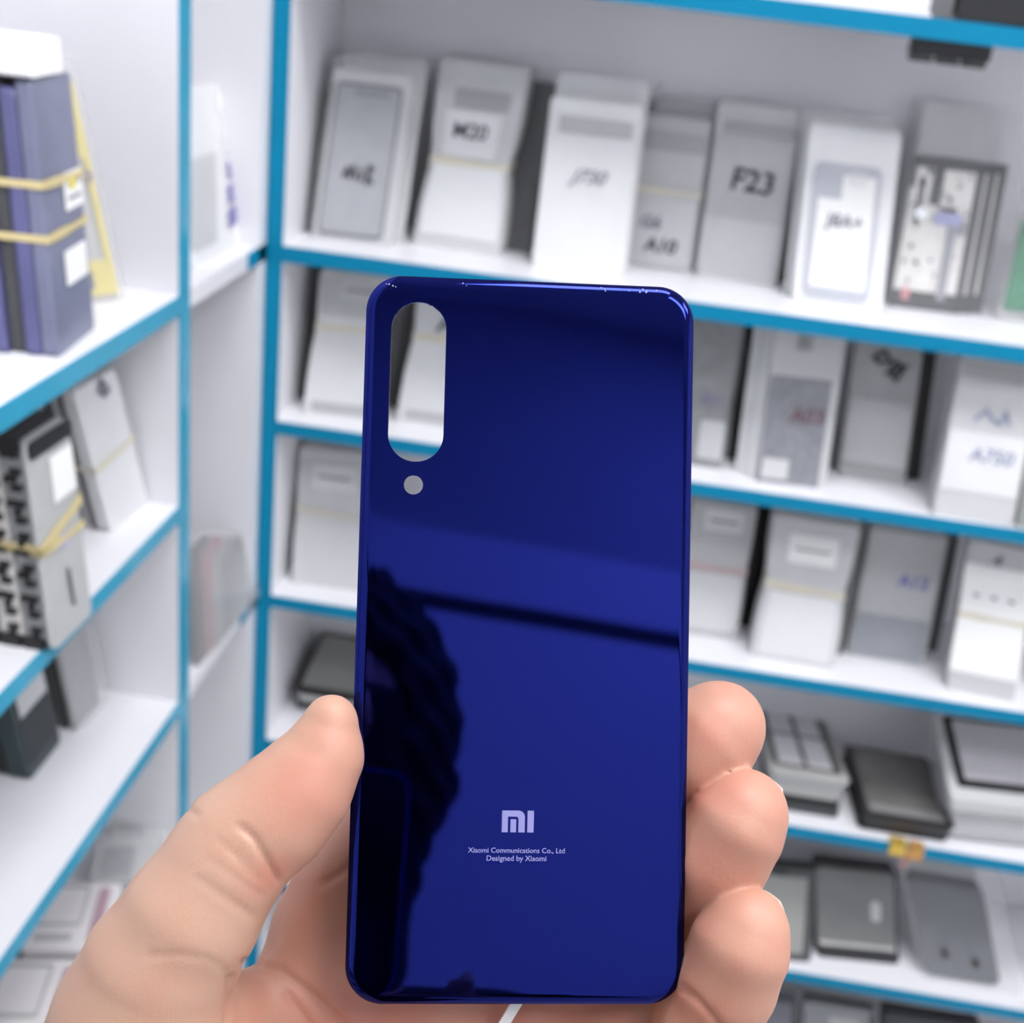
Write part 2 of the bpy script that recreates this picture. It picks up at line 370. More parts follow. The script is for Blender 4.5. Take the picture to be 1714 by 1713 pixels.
def tech_frames(p, T, n=3, purple=True):
    """white moulded phone frames with black side rails"""
    W_, H_ = p.W, p.H
    WM = mat('white_moulding', (.80, .78, .74), .35, noise=.15, nscale=120)
    for i in range(n):
        y = T*i/n; dx = .012*i
        q = p.poly('phone_frame', WM, rr(dx+.02*W_, dx+.98*W_, .0, H_, .005), y, y+T/n*.6,
                   holes=[rr(dx+.12*W_, dx+.22*W_, .55*H_, .88*H_, .002), rr(dx+.45*W_, dx+.7*W_, .62*H_, .7*H_, .002)] if i == 0 else [rr(dx+.3*W_, dx+.7*W_, .1*H_, .9*H_, .002)])
        bm = bmesh.new()
        for a, b, c, d in ((0, 1, .94, 1.005), (0, 1, -.002, .12), (.90, 1, .0, 1), (.30, .45, .70, .96), (0, .06, .8, 1)):
            extrude_poly(bm, rr(dx+a*W_, dx+b*W_, c*H_, d*H_, .001, 2), y-.0012, y+T/n*.7, p.f)
        finish('side_rail', bm, BLACK, q)
    bm = bmesh.new(); random.seed(5)
    for k in range(26):
        u, v = random.uniform(.06, .85), random.uniform(.12, .95); a = random.uniform(.02, .07); b = random.uniform(.008, .03)
        extrude_poly(bm, rr((u)*W_, (u+a)*W_, v*H_, (v+b)*H_, .0006, 2), -.0016, -.0004, p.f)
    finish('circuit_marks', bm, BLACK, p.root)
    p.poly('flex_strip', mat('flex_grey', (.30, .30, .34), .4), [(.62*W_, .08*H_), (.74*W_, .08*H_), (.74*W_, .52*H_), (.86*W_, .52*H_), (.86*W_, .62*H_), (.62*W_, .62*H_)], -.0022, -.0016)
    if purple: p.poly('purple_sticker', mat('lilac_sticker', (.42, .42, .68), .4), rr(.40*W_, .78*W_, .58*H_, .66*H_, .002), -.003, -.0022)
p = Pack('phone_frame_pack', 'clear bag of black and white moulded phone frames on the upper shelf', 'phone part', 0, (1488, 512), (1606, 526), (1532, 262), group=G1)
tech_frames(p, .020)
p.poly('metal_boss', mat('bright_metal', (.9, .9, .9), .15, metal=1), rr(.12*p.W, .28*p.W, .60*p.H, .68*p.H, .005), -.0045, -.003)
p.poly('red_seal', mat('pinkish_seal', (.6, .25, .28), .4), rr(.13*p.W, .24*p.W, .06*p.H, .14*p.H, .002), -.003, -.002)
p.slab('bag_header', frost(.62), .02*p.W, 1.02*p.W, .004, .008, 1.02*p.H, 1.36*p.H, .002)
p.slab('clear_bag', CLEAR, -.006, p.W+.034, -.004, .026, .0004, 1.38*p.H, .003)
p = Pack('circuit_board_pack', 'green board in a clear bag cut by the right frame edge on the upper shelf', 'phone part', 0, (1670, 535), (1760, 547), (1712, 350), group=G1)
p.slab('green_board', mat('green_board', (.02, .22, .10), .4, noise=.3), .06*p.W, .94*p.W, .001, .004, .1*p.H, .9*p.H, .002)
p.slab('grey_border', frost(.5), 0, p.W, .0042, .006, .0, p.H, .003); p.slab('clear_bag', CLEAR, -.002, p.W+.004, -.001, .008, .0002, p.H*1.05, .003)
# black catch under the top shelf and dark thing on it
a = hit(1536, 40, 1, .012); b = hit(1670, 52, 1, .012); c = hit(1668, 84, 1, .012)
t = thing('door_catch', 'black ribbed catch hanging under the topmost turquoise shelf edge', 'catch', ((a[0]+b[0])/2, .012, Z['S0']-.0155))
wd = (b[0]-a[0])/2
bbox('catch_body', -wd, wd, 0, .02, -.0125, -.0002, BLACK, t, .001)
for k in range(3): bbox('catch_tooth', -wd+.001+k*wd*.68, -wd+.001+k*wd*.68+wd*.55, .001, .019, -.0175, -.0125, DARK, t, .001)
a = hit(1580, 8, 1, .03)
t = thing('black_case', 'black case lying on the topmost shelf at the upper right corner', 'case', (a[0]+.09, .06, Z['S0']))
bbox('case_body', -.085, .085, -.045, .055, .0003, .03, BLACK, t, .003); bbox('case_lid', -.085, .085, -.045, .055, .0305, .04, DARK, t, .003)

# --- second shelf (S2)
z2 = Z['S2']
p = Pack('phone_frame_pack', 'pale banded pack at the left end of the second shelf, left of the blue panel', 'phone part', z2, (506, 692), (628, 706), (536, 452), group=G2, pinch=(.62, .09, .16))
p.layers(5, .040, [frost(.70), frost(.62), frost(.5), frost(.6), frost(.6)]); p.slab('inner_card', frost(.62), .05*p.W, .95*p.W, -.0012, -.0002, .70*p.H, .96*p.H, .003)
p.slab('grey_strip', frost(.52), .1*p.W, .9*p.W, -.0012, -.0002, .03*p.H, .1*p.H, .003); p.tagcard(.3, .85, .82, .96, frost(.68), 1); p.band(.62, .042, BANDP, .005)
shade_behind(p, 'dark strip painted as gap shade left of the pale banded pack on the second shelf', G2, .042, .003, -.012, .0, .0, .05)
p = Pack('phone_frame_pack', 'banded pack with black letter seen through the camera opening of the blue panel', 'phone part', z2, (662, 706), (790, 722), (702, 470), group=G2, pinch=(.62, .10, .16))
p.layers(5, .036, [frost(.70), frost(.5), frost(.35), frost(.6), frost(.55)]); p.slab('grey_strip', frost(.54), .1*p.W, .9*p.W, -.0012, -.0002, .03*p.H, .1*p.H, .003)
p.write('A20', .6, .74, .6, INKK, -.002, bold=.02); p.band(.62, .038, BANDP, .006)
shade_behind(p, 'black strip painted as gap shade at the left inside the camera opening view', G2, .038, .004, -.012, .0, .0, .02)
p = Pack('phone_frame_pack', 'dark mottled pack with purple mark touching the right edge of the blue panel, second shelf', 'phone part', z2, (1126, 774), (1208, 786), (1160, 530), group=G2, pinch=(.45, .07, .2))
p.layers(4, .028, [mat('mottled_grey_part', (.17, .175, .18), .35, noise=.5, nscale=70), frost(.3), frost(.4), frost(.2)])
p.slab('pale_patch', frost(.58), .45*p.W, .96*p.W, -.0012, -.0002, .06*p.H, .32*p.H, .003); p.write('M11', .62, .47, .5, mat('purple_ink', (.14, .10, .25), .5), -.002, bold=.03); p.film(.003, .030, .006, CLEAR)
shade_behind(p, 'black sheet standing in for shade between the mottled pack and the white sleeves on the second shelf', G2, .031, .006, .018, .0, .004, .02)
p = Pack('phone_frame_pack', 'sleeve with white top, mottled grey lower part and dark red code on the second shelf', 'phone part', z2, (1262, 804), (1380, 818), (1297, 548), group=G2)
p.layers(2, .006, [frost(.66), frost(.6)])
p.slab('mottled_card', mat('mottled_card', (.22, .225, .25), .4, noise=.35, nscale=110), .03*p.W, .90*p.W, -.0012, -.0002, .0*p.H, .70*p.H, .002)
p.tagcard(.08, .45, .03, .16, frost(.66), 0, y=-.0013, name='pale_patch'); p.write('A03', .60, .46, .5, mat('dark_red_ink', (.14, .06, .08), .6), -.002, bold=.02)
p.tagcard(.35, .55, .88, .97, frost(.35), 0, name='grey_patch')
for k in range(3):
    behind(p, 'one of the white sleeves standing behind the sleeve with the dark red code', 'white sleeves behind the red coded sleeve', .0065+.0065*k, .006, -.005*(k+1), 0, .001*k, [.80, .72, .80][k], 1)
p = Pack('phone_frame_pack', 'grey sleeve with scribbled black flower-like mark near its top, second shelf', 'phone part', z2, (1402, 795), (1515, 814), (1431, 570), group=G2)
p.layers(4, .022, [frost(.50), frost(.6), frost(.3), frost(.5)]); p.slab('inner_card', frost(.58), .04*p.W, .96*p.W, -.0012, -.0002, .12*p.H, .6*p.H, .002)
p.slab('grey_strip', frost(.42), .02*p.W, .98*p.W, -.0014, -.0002, .0*p.H, .11*p.H, .002)
shade_behind(p, 'black strip painted as gap shade right of the sleeve with the scribbled mark', G2, .0225, .004, .016, .0, .0, .02)
p.marks([[(.3, .9), (.45, .96), (.55, .9), (.4, .87), (.3, .9)], [(.55, .85), (.65, .9), (.75, .84), (.66, .76), (.58, .8), (.7, .86)], [(.5, .8), (.8, .88)]], .0035, INKK, -.002)
p = Pack('phone_frame_pack', 'wide pale sleeve with faint blue code at the right of the second shelf', 'phone part', z2, (1560, 862), (1694, 884), (1610, 596), group=G2)
p.layers(5, .024, [frost(.66), frost(.55), frost(.62), frost(.5), frost(.6)])
p.slab('grey_strip', frost(.46), .05*p.W, .98*p.W, -.0012, -.0002, .88*p.H, .98*p.H, .002); p.slab('inner_card', frost(.74), .02*p.W, .98*p.W, -.0012, -.0002, .18*p.H, .55*p.H, .002)
p.write('A750', .58, .42, .55, mat('faint_blue_ink', (.24, .28, .42), .6), -.002, bold=.01); p.marks([[(.3, .63), (.42, .70), (.5, .65), (.6, .62), (.66, .7), (.72, .63)]], .0025, mat('faint_blue_ink', (0, 0, 0)))
p = Pack('phone_frame_pack', 'dark part in a clear sleeve cut by the right frame edge, second shelf', 'phone part', z2, (1704, 884), (1800, 896), (1735, 640), group=G2)
p.layers(3, .02, [mat('green_grey_part', (.22, .25, .22), .35, noise=.4, nscale=60), frost(.5), frost(.6)]); p.film(.004, .022, .004, CLEAR)

# --- third shelf (S3)
z3 = Z['S3']
p = Pack('phone_frame_pack', 'white pack with yellow band at the left end of the third shelf', 'phone part', z3, (487, 976), (612, 992), (500, 748), group=G3, pinch=(.54, .045, .1))
p.layers(5, .036, [frost(.68), frost(.62), frost(.6), frost(.6), frost(.6)]); p.tagcard(.2, .8, .72, .9, frost(.72), 1, ink=INKK); p.band(.56, .038, BANDP, .004, -.004)
shade_behind(p, 'dark strip painted as gap shade left of the white pack on the third shelf', G3, .038, .003, -.006, .0, -.03, .14)
p = Pack('phone_frame_pack', 'pack with pink rubber band touching the right edge of the blue panel, third shelf', 'phone part', z3, (1126, 1056), (1233, 1072), (1160, 838), group=G3, pinch=(.52, .04, .12))
p.layers(5, .030, [frost(.60), frost(.5), frost(.4), frost(.5), frost(.5)]); p.tagcard(.22, .82, .80, .96, frost(.7), 1, ink=INKK)
p.slab('inner_card', frost(.70), .05*p.W, .95*p.W, -.0012, -.0002, .05*p.H, .48*p.H, .008); p.band(.52, .032, BANDR, .0035)
shade_behind(p, 'black sheet standing in for shade in the gap right of the pack with the pink band', G3, .033, .005, .022, .0, .004, .02)
p = Pack('phone_frame_pack', 'banded pack with printed paper label and pinched waist, centre of the third shelf', 'phone part', z3, (1254, 1098), (1396, 1122), (1296, 862), group=G3, pinch=(.53, .09, .16))
p.layers(5, .030, [frost(.68), frost(.5), frost(.6), frost(.55), frost(.6)]); p.tagcard(.22, .80, .70, .90, PAPER, 1, ink=INKK)
p.slab('inner_card', frost(.74), .08*p.W, .92*p.W, -.0012, -.0002, .04*p.H, .48*p.H, .003); p.band(.535, .032, BANDP, .0065, -.003)
shade_behind(p, 'grey strip painted as gap shade right of the pinched banded pack on the third shelf', G3, .033, .008, .012, .0, -.006, .16)
p = Pack('phone_frame_pack', 'grey sleeve with bright blue code on the third shelf', 'phone part', z3, (1418, 1094), (1545, 1114), (1458, 884), group=G3)
p.layers(5, .030, [frost(.54), frost(.42), frost(.5), frost(.3), frost(.5)]); p.slab('dark_bottom', mat('bluish_grey_part', (.24, .26, .29), .3, noise=.2, nscale=50), .03*p.W, .97*p.W, -.0012, -.0002, .01*p.H, .34*p.H, .003)
p.write('A12', .66, .64, .40, INKB, -.002, bold=.02, shear=.05); p.film(.002, .032, .004, CLEAR)
shade_behind(p, 'dark strip painted as gap shade right of the sleeve with the bright blue code', G3, .033, .006, .020, .0, -.004, .10)
p = Pack('phone_frame_pack', 'thick pack with large white card and yellow band on the third shelf', 'phone part', z3, (1583, 1154), (1700, 1182), (1622, 905), group=G3, pinch=(.52, .03, .1))
p.layers(6, .034, [frost(.62), frost(.5), frost(.6), frost(.55), frost(.6)]); p.slab('white_card', PAPER, .0*p.W, 1.*p.W, -.0012, -.0002, .14*p.H, .86*p.H, .002)
p.marks([[(.2, .66), (.24, .66)], [(.45, .66), (.5, .66)], [(.7, .66), (.76, .655)], [(.4, .9), (.5, .93), (.46, .88)]], .003, INKG); p.band(.52, .036, BANDP, .005)

# ------------------------------------------------------------------ lying stacks on the lower shelves
def quad_stack(name, label, cat, FL, FR, BLk, zs, hs, layers, group=None, maxyaw=25, yaw=0):
    """flat things piled: FL,FR,BLk = pixels of the top face, hs = height of its front edge over the shelf; layers = [(part, material, thickness)] from the top down"""
    zt = zs+hs
    a = hit(*FL, 2, zt); b = hit(*FR, 2, zt); e = b-a; W_ = np.linalg.norm(e); e /= W_
    n = np.array([-e[1], e[0], 0]); d = ray(*BLk); t = ((a-CP)@e)/(d@e); P = CP+d*t-a
    L_ = math.hypot(P@n, P[2]); th = math.atan2(P[2], P@n)
    REPORT.append((label[:38], np.round(a, 3), 'W%.3f L%.3f tilt%.1f yaw%.1f' % (W_, L_, math.degrees(th), math.degrees(math.atan2(e[1], e[0])))))
    root = thing(name, label, cat, tuple(a+e*W_/2-np.array([0, 0, hs])), math.atan2(e[1], e[0]), group)
    def mk(off):
        def f(x, y, z):      # x across, z along the length, y depth below the top face
            return (x-W_/2, z*math.cos(th)+y*math.sin(th)*0, hs+z*math.sin(th)-y)
        return f
    f = mk(0); y = 0; parts = []
    for i, (nm, M_, tk, ins) in enumerate(layers):
        bm = bmesh.new(); j = random.uniform(-.002, .002) if i else 0
        plate(bm, ins+j, W_-ins+j, y, y+tk-.0002, ins, L_-ins, min(.006, W_*.1), f); parts.append(finish(nm, bm, M_, root)); y += tk
    return root, f, W_, L_, parts
def face(parent, name, material, f, x0, x1, z0, z1, r=.002, y0=-.0008, y1=-.0001, holes=()):
    bm = bmesh.new(); extrude_poly(bm, rr(x0, x1, z0, z1, r, 4), y0, y1, f, holes); return finish(name, bm, material, parent)
GLS = mat('grey_screen_glass', (.30, .30, .28), .18, noise=.1, nscale=20)
DGL = mat('dark_screen_glass', (.17, .165, .155), .2, noise=.3, nscale=30)
SIL = mat('silver_part', (.46, .46, .44), .35, noise=.15, nscale=60)
LGL = mat('pale_icon', (.74, .74, .76), .4)
z4, z5, z6 = Z['S4'], Z['S5'], Z['S6']
GL = 'phone parts lying on the fourth shelf'
r_, f, W_, L_, ps = quad_stack('phone_screen_stack', 'stack of grey phone screens with black rims, left of the hand on the fourth shelf', 'phone part', (492, 1152), (640, 1176), (537, 1058), z4, .030,
    [('phone_screen', BLACK, .006, 0), ('phone_screen', SIL, .010, .002), ('phone_screen', BLACK, .008, .001), ('phone_screen', frost(.5), .006, .004)], GL)
face(ps[0], 'screen_glass', GLS, f, .006, W_-.006, .007, L_-.006)
r_, f, W_, L_, ps = quad_stack('keypad_panel_stack', 'stack topped by a grey panel with four pale squares, right of the uppermost fingertip', 'phone part', (1290, 1286), (1424, 1308), (1262, 1172), z4, .050,
    [('top_panel', SIL, .008, 0), ('phone_part', frost(.5), .010, .003), ('phone_part', SIL, .012, .005), ('phone_part', BLACK, .009, .004), ('phone_part', DARK, .010, .002)], GL)
face(ps[0], 'panel_border', mat('taupe_border', (.085, .08, .075), .4), f, .004, W_-.006, .012, L_-.001, .006)
for i in range(2):
    for j in range(2):
        x0 = .010+i*(W_-.02)/2; z0 = .018+j*(L_-.024)/2
        face(ps[0], 'pale_square', LGL, f, x0, x0+(W_-.02)/2-.005, z0, z0+(L_-.024)/2-.006, .002, -.0014, -.0009)
r_, f, W_, L_, ps = quad_stack('tablet_part_stack', 'dark grey rectangular parts stacked beside the panel with four squares', 'phone part', (1444, 1360), (1600, 1385), (1412, 1246), z4, .022,
    [('top_panel', BLACK, .005, 0), ('phone_part', DARK, .008, .002), ('phone_part', BLACK, .008, .001)], GL)
face(ps[0], 'screen_glass', DGL, f, .007, W_-.006, .004, L_-.005); face(ps[0], 'grey_margin', mat('mid_grey', (.24, .24, .24), .4), f, .009, W_-.01, .005, .018, .002, -.0015, -.0008)
r_, f, W_, L_, ps = quad_stack('tablet_frame_stack', 'thick white pile topped by a black-rimmed white screen at the right edge', 'phone part', (1592, 1338), (1800, 1362), (1560, 1196), z4, .056,
    [('top_frame', frost(.66), .014, 0), ('phone_part', frost(.4), .008, .006), ('phone_part', frost(.62), .012, .008), ('phone_part', frost(.7), .012, .012), ('phone_part', frost(.55), .009, .010)], GL)
face(ps[0], 'black_bezel', BLACK, f, .010, W_-.008, .016, L_-.001, .004); face(ps[0], 'screen_glass', mat('milky_glass', (.58, .57, .60), .25), f, .019, W_-.018, .026, L_-.006, .003, -.0015, -.0009)
# gold flex hanging over the edge of S4
a = hit(1492, 1408, 1, -.003); b = hit(1546, 1418, 1, -.003)
t = thing('flex_cable', 'small gold ribbon connector hanging over the turquoise edge below the dark stack', 'cable', ((a[0]+b[0])/2, -.003, z4-.002))
GOLD = mat('gold_foil', (.75, .52, .10), .3, metal=.5, noise=.3, nscale=200)
wd = (b[0]-a[0])/2
bm = bmesh.new(); box(bm, -wd, wd*.0, -.0012, .0012, -.010, .0035); box(bm, -wd, wd*.0, -.0012, .012, .0025, .0037); finish('gold_tab', bm, GOLD, t)
bm = bmesh.new(); box(bm, wd*.15, wd*1.1, -.0015, .0010, -.012, .0033); box(bm, wd*.15, wd*1.1, -.0015, .010, .0025, .0037); finish('gold_tab', bm, mat('copper_foil', (.62, .33, .10), .35, metal=.4), t)
bbox('ribbon', -wd*.1, wd*.3, -.0008, .0008, -.026, -.002, mat('pink_ribbon', (.35, .2, .2), .5), t)
# S5
G5 = 'phone parts on the fifth shelf'
p = Pack('phone_battery', 'grey part with black right edge, behind the lowest fingertip on the fifth shelf', 'phone part', z5, (1225, 1600), (1358, 1612), (1238, 1448), group=G5, maxyaw=12, lean=32, room=.15)
p.layers(3, .018, [DARK, BLACK, DARK], name='phone_part'); p.poly('grey_face', GLS, rr(.02*p.W, .88*p.W, .09*p.H, .92*p.H, .002)); p.poly('dark_notch', BLACK, rr(.45*p.W, .60*p.W, .93*p.H, .99*p.H, .001))
p = Pack('phone_battery', 'dark grey slab with thick black bottom and small white mark on the fifth shelf', 'phone part', z5, (1368, 1602), (1506, 1616), (1366, 1446), group=G5, maxyaw=12, lean=32, room=.15)
p.layers(3, .020, [BLACK, DARK, BLACK], name='phone_part'); p.poly('grey_face', mat('graphite_face', (.17, .17, .165), .35, noise=.15, nscale=30), rr(.0*p.W, .96*p.W, .17*p.H, .97*p.H, .003)); p.poly('white_mark', frost(.6), rr(.66*p.W, .78*p.W, .45*p.H, .66*p.H, .004), -.0018, -.001)
p.poly('silver_lip', SIL, rr(.02*p.W, .95*p.W, .15*p.H, .19*p.H, .0015), -.0022, -.001)
t = Pack('clear_bag', 'open clear bag with bluish dark part, right end of the fifth shelf', 'bag', z5, (1545, 1640), (1712, 1668), (1500, 1440), group=G5, maxyaw=12, lean=32, room=.15)
t.slab('dark_part', mat('blue_grey_part', (.055, .06, .075), .3, noise=.35, nscale=25), .03*t.W, .80*t.W, .004, .02, .03*t.H, .84*t.H, .008); t.slab('grey_part', frost(.5), .06*t.W, .78*t.W, .021, .03, .5*t.H, .97*t.H, .004)
t.slab('bag_film', CLEAR, -.004, t.W+.002, .0, .036, .0003, t.H*1.02, .01)
bm = bmesh.new(); 
for u, v in ((.25, .22), (.55, .18)): extrude_poly(bm, rr((u)*t.W, (u+.06)*t.W, v*t.H, (v+.08)*t.H, .002, 3), -.0012, -.0004, t.f)
finish('black_spot', bm, BLACK, t.root)
# S6
G6 = 'dark phone parts on the bottom shelf in view'
for BL, BR, TL, lab, M_, n in (((1215, 1850), (1330, 1865), (1225, 1668), 'slate grey slab below the lowest fingertip on the bottom shelf in view', mat('slate_part', (.13, .14, .16), .3), 3),
                         ((1345, 1870), (1470, 1890), (1345, 1678), 'grey slab with pale smudge on the bottom shelf in view', mat('grey_slab', (.25, .26, .27), .35, noise=.2), 4),
                         ((1480, 1895), (1650, 1920), (1478, 1694), 'black slab at the lower right corner on the bottom shelf in view', mat('ink_black_part', (.02, .022, .028), .25), 4)):
    p = Pack('phone_battery', lab, 'phone part', z6, BL, BR, TL, group=G6, maxyaw=12, lean=35, room=.15); p.layers(3, .02, [M_, BLACK, M_], name='phone_part'); p.poly('edge_tape', DARK, rr(.90*p.W, .99*p.W, .02*p.H, .98*p.H, .001))
    if n == 4 and 'smudge' in lab: p.tagcard(.35, .75, .82, .92, frost(.5), 0, name='pale_smudge')

# ------------------------------------------------------------------ left unit items (they face +X)
HP = math.pi/2
e1, e2, e3, e4 = 0, -.168, -.3486, -.515
PUR = mat('purple_blue_panel', (.105, .105, .24), .22, noise=.35, nscale=14, bump=.4, bscale=30)
PUR2 = mat('slate_purple_panel', (.17, .18, .27), .25, noise=.35, nscale=14, bump=.3, bscale=30)
p = Pack('display_panel_stack', 'stack of purple-blue panels held by two yellow rubber bands, upper left', 'phone part', e1, (98, 600), (160, 548), (50, 135), yaw=HP, maxyaw=10, lean=9)
p.layers(9, .088, [PUR2, PUR, DARK, PUR, PUR2, BLACK, PUR], name='display_panel', jit=.003, hj=.006)
p.tagcard(.5, .98, .50, .64, PAPER, 2, name='white_sticker'); p.tagcard(.35, .9, .23, .36, PAPER, 0, name='white_sticker'); p.tagcard(.62, .78, .575, .615, YEL, 0, y=-.0016, name='gold_dot')
p.band(.63, .090, BAND, .0045, -.002); p.band(.435, .090, BAND, .0045)
q = p.slab('header_card', PAPER, -.004, p.W*.75, -.002, .075, p.H*1.01, p.H*1.14, .003)
p = Pack('tool_blister', 'clear blister bag with yellow card at top and bottom, behind the purple-blue panels', 'bag', e1, (122, 508), (232, 466), (22, 88), yaw=.30, maxyaw=35, lean=4, room=None)
p.slab('backing_card', frost(.62), 0, p.W, .003, .005, .0, p.H*.98, .003)
p.poly('yellow_card', YEL, rr(.0, p.W, .60*p.H, .90*p.H, .002), .0012, .0028); p.poly('yellow_card', YEL, rr(.0, p.W, .02*p.H, .17*p.H, .002), .0012, .0028)
p.poly('yellow_edge', YEL, rr(.86*p.W, 1.*p.W, .02*p.H, .9*p.H, .001), .0008, .0012)
p.poly('grey_part', DARK, rr(.2*p.W, .5*p.W, .05*p.H, .14*p.H, .003), -.002, .001); p.poly('round_part', mat('brown_part', (.25, .17, .13), .4), rr(.55*p.W, .95*p.W, .50*p.H, .56*p.H, .005), -.002, .001)
p.slab('clear_bag', FILM, -.003, p.W+.003, -.004, .007, .0003, p.H*1.0, .004)
# E2
p = Pack('phone_frame_stack', 'thick stack of black and white moulded frames tied with yellow band, left edge', 'phone part', e2, (90, 1092), (156, 1026), (42, 745), yaw=HP, maxyaw=10, lean=9)
WM = mat('white_moulding', (.5, .5, .5), .3)
p.slab('phone_frame', mat('silver_back', (.45, .46, .45), .35, noise=.12, nscale=50), 0, p.W, 0, .004, 0, p.H, .005)
random.seed(11)
for i in range(5):
    y = .005+.015*i
    o = p.slab('phone_frame', WM if i % 2 else mat('grey_moulding', (.35, .36, .36), .35, noise=.3, nscale=80), .002, p.W*.99, y, y+.0145, random.uniform(0, .003), p.H*random.uniform(.985, 1.02), .005)
    bm = bmesh.new()
    for k in range(26):
        if k % 4 != 3:
            u = k/26; box(bm, -.0012, .004, y+.0012+.003*(k % 2), y+.0075+.004*(k % 3 == 0), (u+.006)*p.H, (u+.030)*p.H, p.f)
    box(bm, -.0014, p.W*.9, y+.0005, y+.013, p.H*.955, p.H*1.03, p.f); box(bm, -.0014, .01, y+.0005, y+.0135, .0, p.H*.05, p.f)
    finish('side_rail', bm, BLACK, o)
p.poly('dark_top', BLACK, rr(.02*p.W, p.W, .92*p.H, 1.0*p.H, .003), -.0016, -.0003)
p.tagcard(.42, .95, .66, .88, PAPER, 0, name='white_sticker'); p.marks([[(.55, .14), (.52, .32)]], .003, DARK, name='groove')
p.tagcard(.4, .62, .44, .50, mat('lilac_sticker', (.4, .4, .6)), 0, name='lilac_dot')
p.band(.50, .080, BAND, .006, .012); p.band(.485, .080, BAND, .004, -.002)
p = Pack('plastic_sleeve_stack', 'bundle of thin clear sleeves with yellow band leaning in the middle left cell', 'plastic sleeve', e2, (186, 892), (250, 842), (122, 655), yaw=HP, maxyaw=10, lean=9)
p.layers(2, .010, [frost(.72), frost(.66)]); 
for i in range(5): p.slab('clear_sleeve', [frost(.3), frost(.55), DARK, frost(.6), frost(.35)][i], .0, p.W*.98, .011+.006*i, .0145+.006*i, 0, p.H*random.uniform(.9, 1.0), .004)
p.band(.45, .04, BANDP, .004, .006); p.marks([[(.5, .92), (.6, .98), (.7, .9), (.58, .88), (.5, .92)]], .004, INKG)
# E3
p = Pack('phone_housing_stack', 'black ribbed phone housings with white label under the moulded frames, left edge', 'phone part', e3, (50, 1308), (103, 1240), (2, 1120), yaw=HP, maxyaw=10, lean=9)
p.layers(3, .05, [mat('ribbed_black', (.03, .052, .056), .35, noise=.3, nscale=200), BLACK, DARK], name='phone_housing'); p.tagcard(.12, .9, .52, .98, frost(.6), 0, name='pale_label')
bm = bmesh.new()
for k in range(9): extrude_poly(bm, rr(.06*p.W, .94*p.W, (.1+.045*k)*p.H, (.1+.045*k+.02)*p.H, .0006, 2), -.0012, -.0002, p.f)
finish('rib', bm, DARK, p.root)
p = Pack('plastic_sleeve_stack', 'thin grey parts and clear bag standing below the moulded frames', 'plastic sleeve', e3, (130, 1226), (176, 1170), (92, 1060), yaw=HP, maxyaw=10, lean=9)
for i in range(4): p.slab('thin_part', [frost(.32), DARK, frost(.3), frost(.5)][i], 0, p.W*.9, .002+.008*i, .006+.008*i, 0, p.H*random.uniform(.94, 1.03), .003)
p.slab('clear_bag', CLEAR, -.001, p.W*1.1, -.003, .001, .0003, p.H*1.05, .012)
# E4: lying boxes and bags
BXM = mat('white_box_card', (.70, .68, .68), .4, noise=.04)
def flatbox(name, label, cat, A, B, Cc, z, hgt, material, group=None, rise=0.):
    """flat carton: A,B,Cc = pixels of near-left, near-right, far-left corners of its top at height z"""
    a, b, c = hit(*A, 2, z), hit(*B, 2, z), hit(*Cc, 2, z)
    e = b-a; W_ = np.linalg.norm(e); e /= W_; n = np.array([-e[1], e[0], 0]); L_ = abs((c-a)@n)
    REPORT.append((label[:38], np.round(a, 3), 'W%.3f L%.3f' % (W_, L_)))
    root = thing(name, label, cat, tuple(a+e*W_/2-np.array([0, 0, hgt])), math.atan2(e[1], e[0]), group)
    f = lambda x, y, q: (x-W_/2, q, hgt-y)
    bm = bmesh.new(); plate(bm, 0, W_, 0, hgt-.0003, 0, L_, .003, f); o = finish('carton', bm, material, root)
    return root, f, W_, L_, o
gb = 'white flat boxes on the lower left shelf'
for k, (A, B, Cc, zt, hh, lab) in enumerate((((34, 1592), (176, 1592), (112, 1478), -.475, .012, 'white box with dull pink stripe left of the thumb, upper of the two'),
                                       ((-60, 1760), (104, 1762), (0, 1606), -.475, .012, 'white box with dull pink stripe in the lower left corner'))):
    r_, f, W_, L_, o = flatbox('phone_box', lab, 'box', A, B, Cc, zt, hh, BXM, gb)
    face(r_, 'pink_stripe', mat('dull_pink', (.42, .28, .33), .5), f, W_*.74, W_*.88, L_*.12, L_*.92, .004)
    face(r_, 'printed_frame', mat('grey_print', (.42, .42, .42), .5), f, W_*.06, W_*.62, L_*.35, L_*.95, .003, holes=[rr(W_*.09, W_*.59, L_*.39, L_*.91, .002, 4)])
    face(r_, 'printed_line', mat('grey_print', (.4, .4, .4), .5), f, W_*.1, W_*.55, L_*.14, L_*.22, .001)
for k, (A, B, Cc) in enumerate((((10, 1612), (180, 1612), (80, 1500)), ((-90, 1790), (112, 1790), (-20, 1630)))):
    r_, f, W_, L_, o = flatbox('phone_box', ['grey box under the upper box with the pink stripe', 'grey box under the pink-striped box in the lower left corner'][k], 'box', A, B, Cc, -.489, .024, mat('grey_box_card', (.25, .25, .26), .4), gb)
gp = 'clear grey packets on the lower left shelf'
